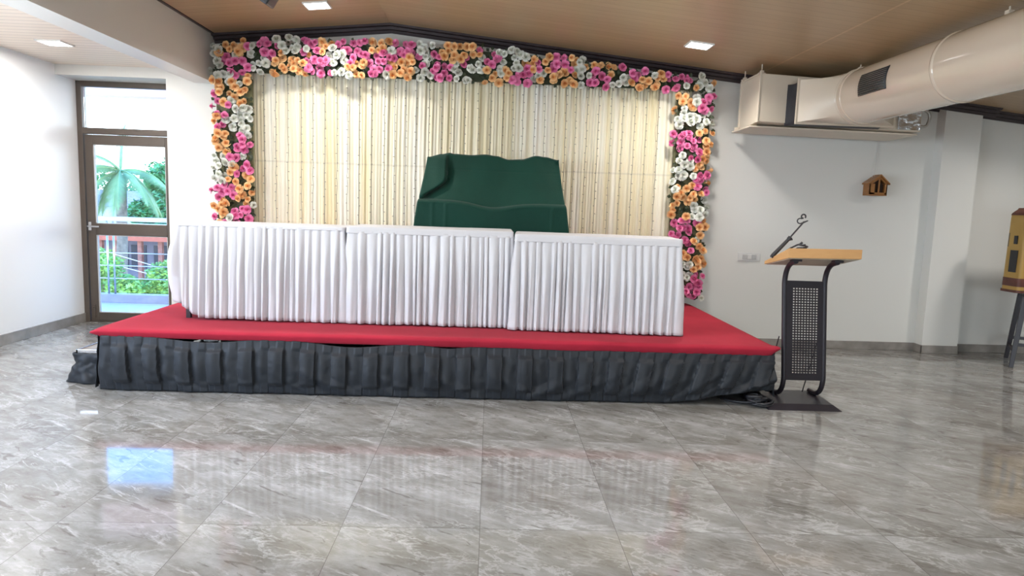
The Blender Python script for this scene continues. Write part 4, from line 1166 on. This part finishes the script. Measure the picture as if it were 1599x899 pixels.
# palm
pr_ = empty('palm_tree', (-10.56, 20, -4.0), 'coconut palm with drooping fronds outside the upper door pane', 'tree')
tb = MB().tube([(-10.75, 20, -4.0), (-10.65, 20, -2), (-10.56, 20, 0), (-10.545, 20, 1.9)], [.20, .16, .14, .15], 12)
under(pr_, tb.build('trunk', M['trunk'], smooth=True))
rr = random.Random(9)
for k in range(17):
    a = k * 2.4 + rr.uniform(-.2, .2); el = rr.uniform(-.35, 1.35) ; L = rr.uniform(1.7, 2.2)
    b = MB(); p = Vector((-10.545, 20, 2.0)); d_ = Vector((math.cos(a) * math.cos(el), math.sin(a) * math.cos(el) * .8, math.sin(el)))
    pts = []; n = 16
    for i in range(n + 1):
        pts.append(p.copy()); p = p + d_ * (L / n); d_ = (d_ + Vector((0, 0, -.105))).normalized()
    b.tube(pts, [.03 * (1 - i / n) + .006 for i in range(n + 1)], 5)
    for i in range(2, n + 1):
        t = (pts[i] - pts[i - 1]).normalized(); s = t.cross(Vector((0, 0, 1))).normalized()
        for sg in (-1, 1):
            for h_ in (0, .25, .5, .75):
                q = pts[i - 1].lerp(pts[i], h_); l_ = .36 * math.sin(PI * (i / n) ** .7 * .92 + .15)
                tip = q + (s * sg * .8 + t * .55 + Vector((0, 0, -.62))) * l_
                b.add([q - t * .012, q + t * .02, tip], [(0, 1, 2)])
    under(pr_, b.build('frond', M['palm']))
nutb = MB()
# houses
h1 = empty('garden_house', (-12.4, 25.5, -4.0), 'low house with a red roof fascia and dark veranda behind the bushes', 'house')
under(h1, MB().box(-15.5, -8.8, 25.0, 28, -4, -.25).build('wall', M['house']))
under(h1, MB().box(-15.8, -8.5, 23.9, 24.1, -.24, -.03).build('fascia', M['roof_red']))
under(h1, MB().hexa([(-15.8, 24.1, -.1), (-8.5, 24.1, -.1), (-8.5, 26.5, .20), (-15.8, 26.5, .20), (-15.8, 24.1, -.04), (-8.5, 24.1, -.04), (-8.5, 26.5, .26), (-15.8, 26.5, .26)]).build('roof', M['house_white']))
for x in (-13.5, -13.0, -12.15, -11.45, -10.6): under(h1, MB().box(x - .07, x + .07, 24.1, 24.25, -4, -.2).build('pier', M['brick']))
for x in (-13.25, -12.6, -11.8, -11.0): under(h1, MB().box(x - .28, x + .25, 24.96, 25.0, -1.3, -.45).build('window', M['house_dark']))
h2 = empty('white_house', (-14.5, 35.6, -4.0), 'white flat wall house with a faded pink roof beyond the palm trunk', 'house')
under(h2, MB().box(-21, -13.2, 34.5, 38, -4, .72).build('wall', M['house_white']))
under(h2, MB().hexa([(-22.2, 34.3, .70), (-16.8, 34.3, .70), (-16.8, 38.2, .70), (-22.2, 38.2, .70), (-21.4, 36.0, 1.5), (-18.0, 36.0, 1.5), (-18.0, 36.6, 1.5), (-21.4, 36.6, 1.5)]).build('roof', M['roof_tile']))
under(h2, MB().box(-18.3, -17.3, 34.46, 34.5, .20, .50).build('window', M['house_dark']))
for k, (lab, a, b_) in enumerate((('thin white overhead cable sagging outside the lower door pane, upper of the two', (-8.6, 16, .10), (-6.8, 16, -.42)), ('thin white overhead cable outside the lower door pane, lower of the two', (-9.4, 16, .05), (-6.8, 16, -.62)))):
    p0, p1 = Vector(a), Vector(b_)
    p0, p1 = p0 + (p0 - p1) * 1.5, p1 + (p1 - p0) * .6
    tag(MB().tube([p0.lerp(p1, t / 14) + Vector((0, 0, -.12 * math.sin(PI * t / 14))) for t in range(15)], .010, 5).build('overhead_cable', M['house_white']), lab, 'cable')

# ------------------------------------------------------------------ sky
w = bpy.data.worlds.new('sky'); scene.world = w; w.use_nodes = True
t = w.node_tree; bg = t.nodes['Background']
tc = t.nodes.new('ShaderNodeTexCoord'); sx = t.nodes.new('ShaderNodeSeparateXYZ'); t.links.new(tc.outputs['Generated'], sx.inputs[0])
rp = t.nodes.new('ShaderNodeValToRGB'); cr = rp.color_ramp
cr.elements[0].position = 0.0; cr.elements[0].color = (.55, .60, .62, 1)
cr.elements[1].position = 1.0; cr.elements[1].color = (.08, .24, .62, 1)
e = cr.elements.new(.02); e.color = (.84, .92, 1.0, 1)
e = cr.elements.new(.17); e.color = (.72, .88, 1.0, 1)
e = cr.elements.new(.30); e.color = (.10, .36, .85, 1)
t.links.new(sx.outputs[2], rp.inputs[0]); t.links.new(rp.outputs[0], bg.inputs[0]); bg.inputs[1].default_value = 7.2

# ------------------------------------------------------------------ camera
F_PX, W_PX = 1066.0, 1599
cam = bpy.data.cameras.new('camera'); co = bpy.data.objects.new('camera', cam); COL.objects.link(co)
cam.sensor_fit = 'HORIZONTAL'; cam.sensor_width = 36; cam.lens = F_PX / W_PX * 36; cam.clip_start = .05; cam.clip_end = 300
yaw, pitch, roll = math.radians(2.0), math.radians(6.85), math.radians(1.95)
f0 = Vector((math.sin(yaw) * math.cos(pitch), math.cos(yaw) * math.cos(pitch), -math.sin(pitch)))
r0 = Vector((math.cos(yaw), -math.sin(yaw), 0)); u0 = r0.cross(f0)
rc = math.cos(roll) * r0 + math.sin(roll) * u0; uc = math.cos(roll) * u0 - math.sin(roll) * r0
mx = Matrix((rc, uc, -f0)).transposed().to_4x4(); mx.translation = (0, 0, 1.40)
co.matrix_world = mx
scene.camera = co
vs = scene.view_settings
vs.view_transform = 'Standard'; vs.look = 'None'; vs.gamma = 1; vs.use_curve_mapping = False; vs.exposure = 0.0
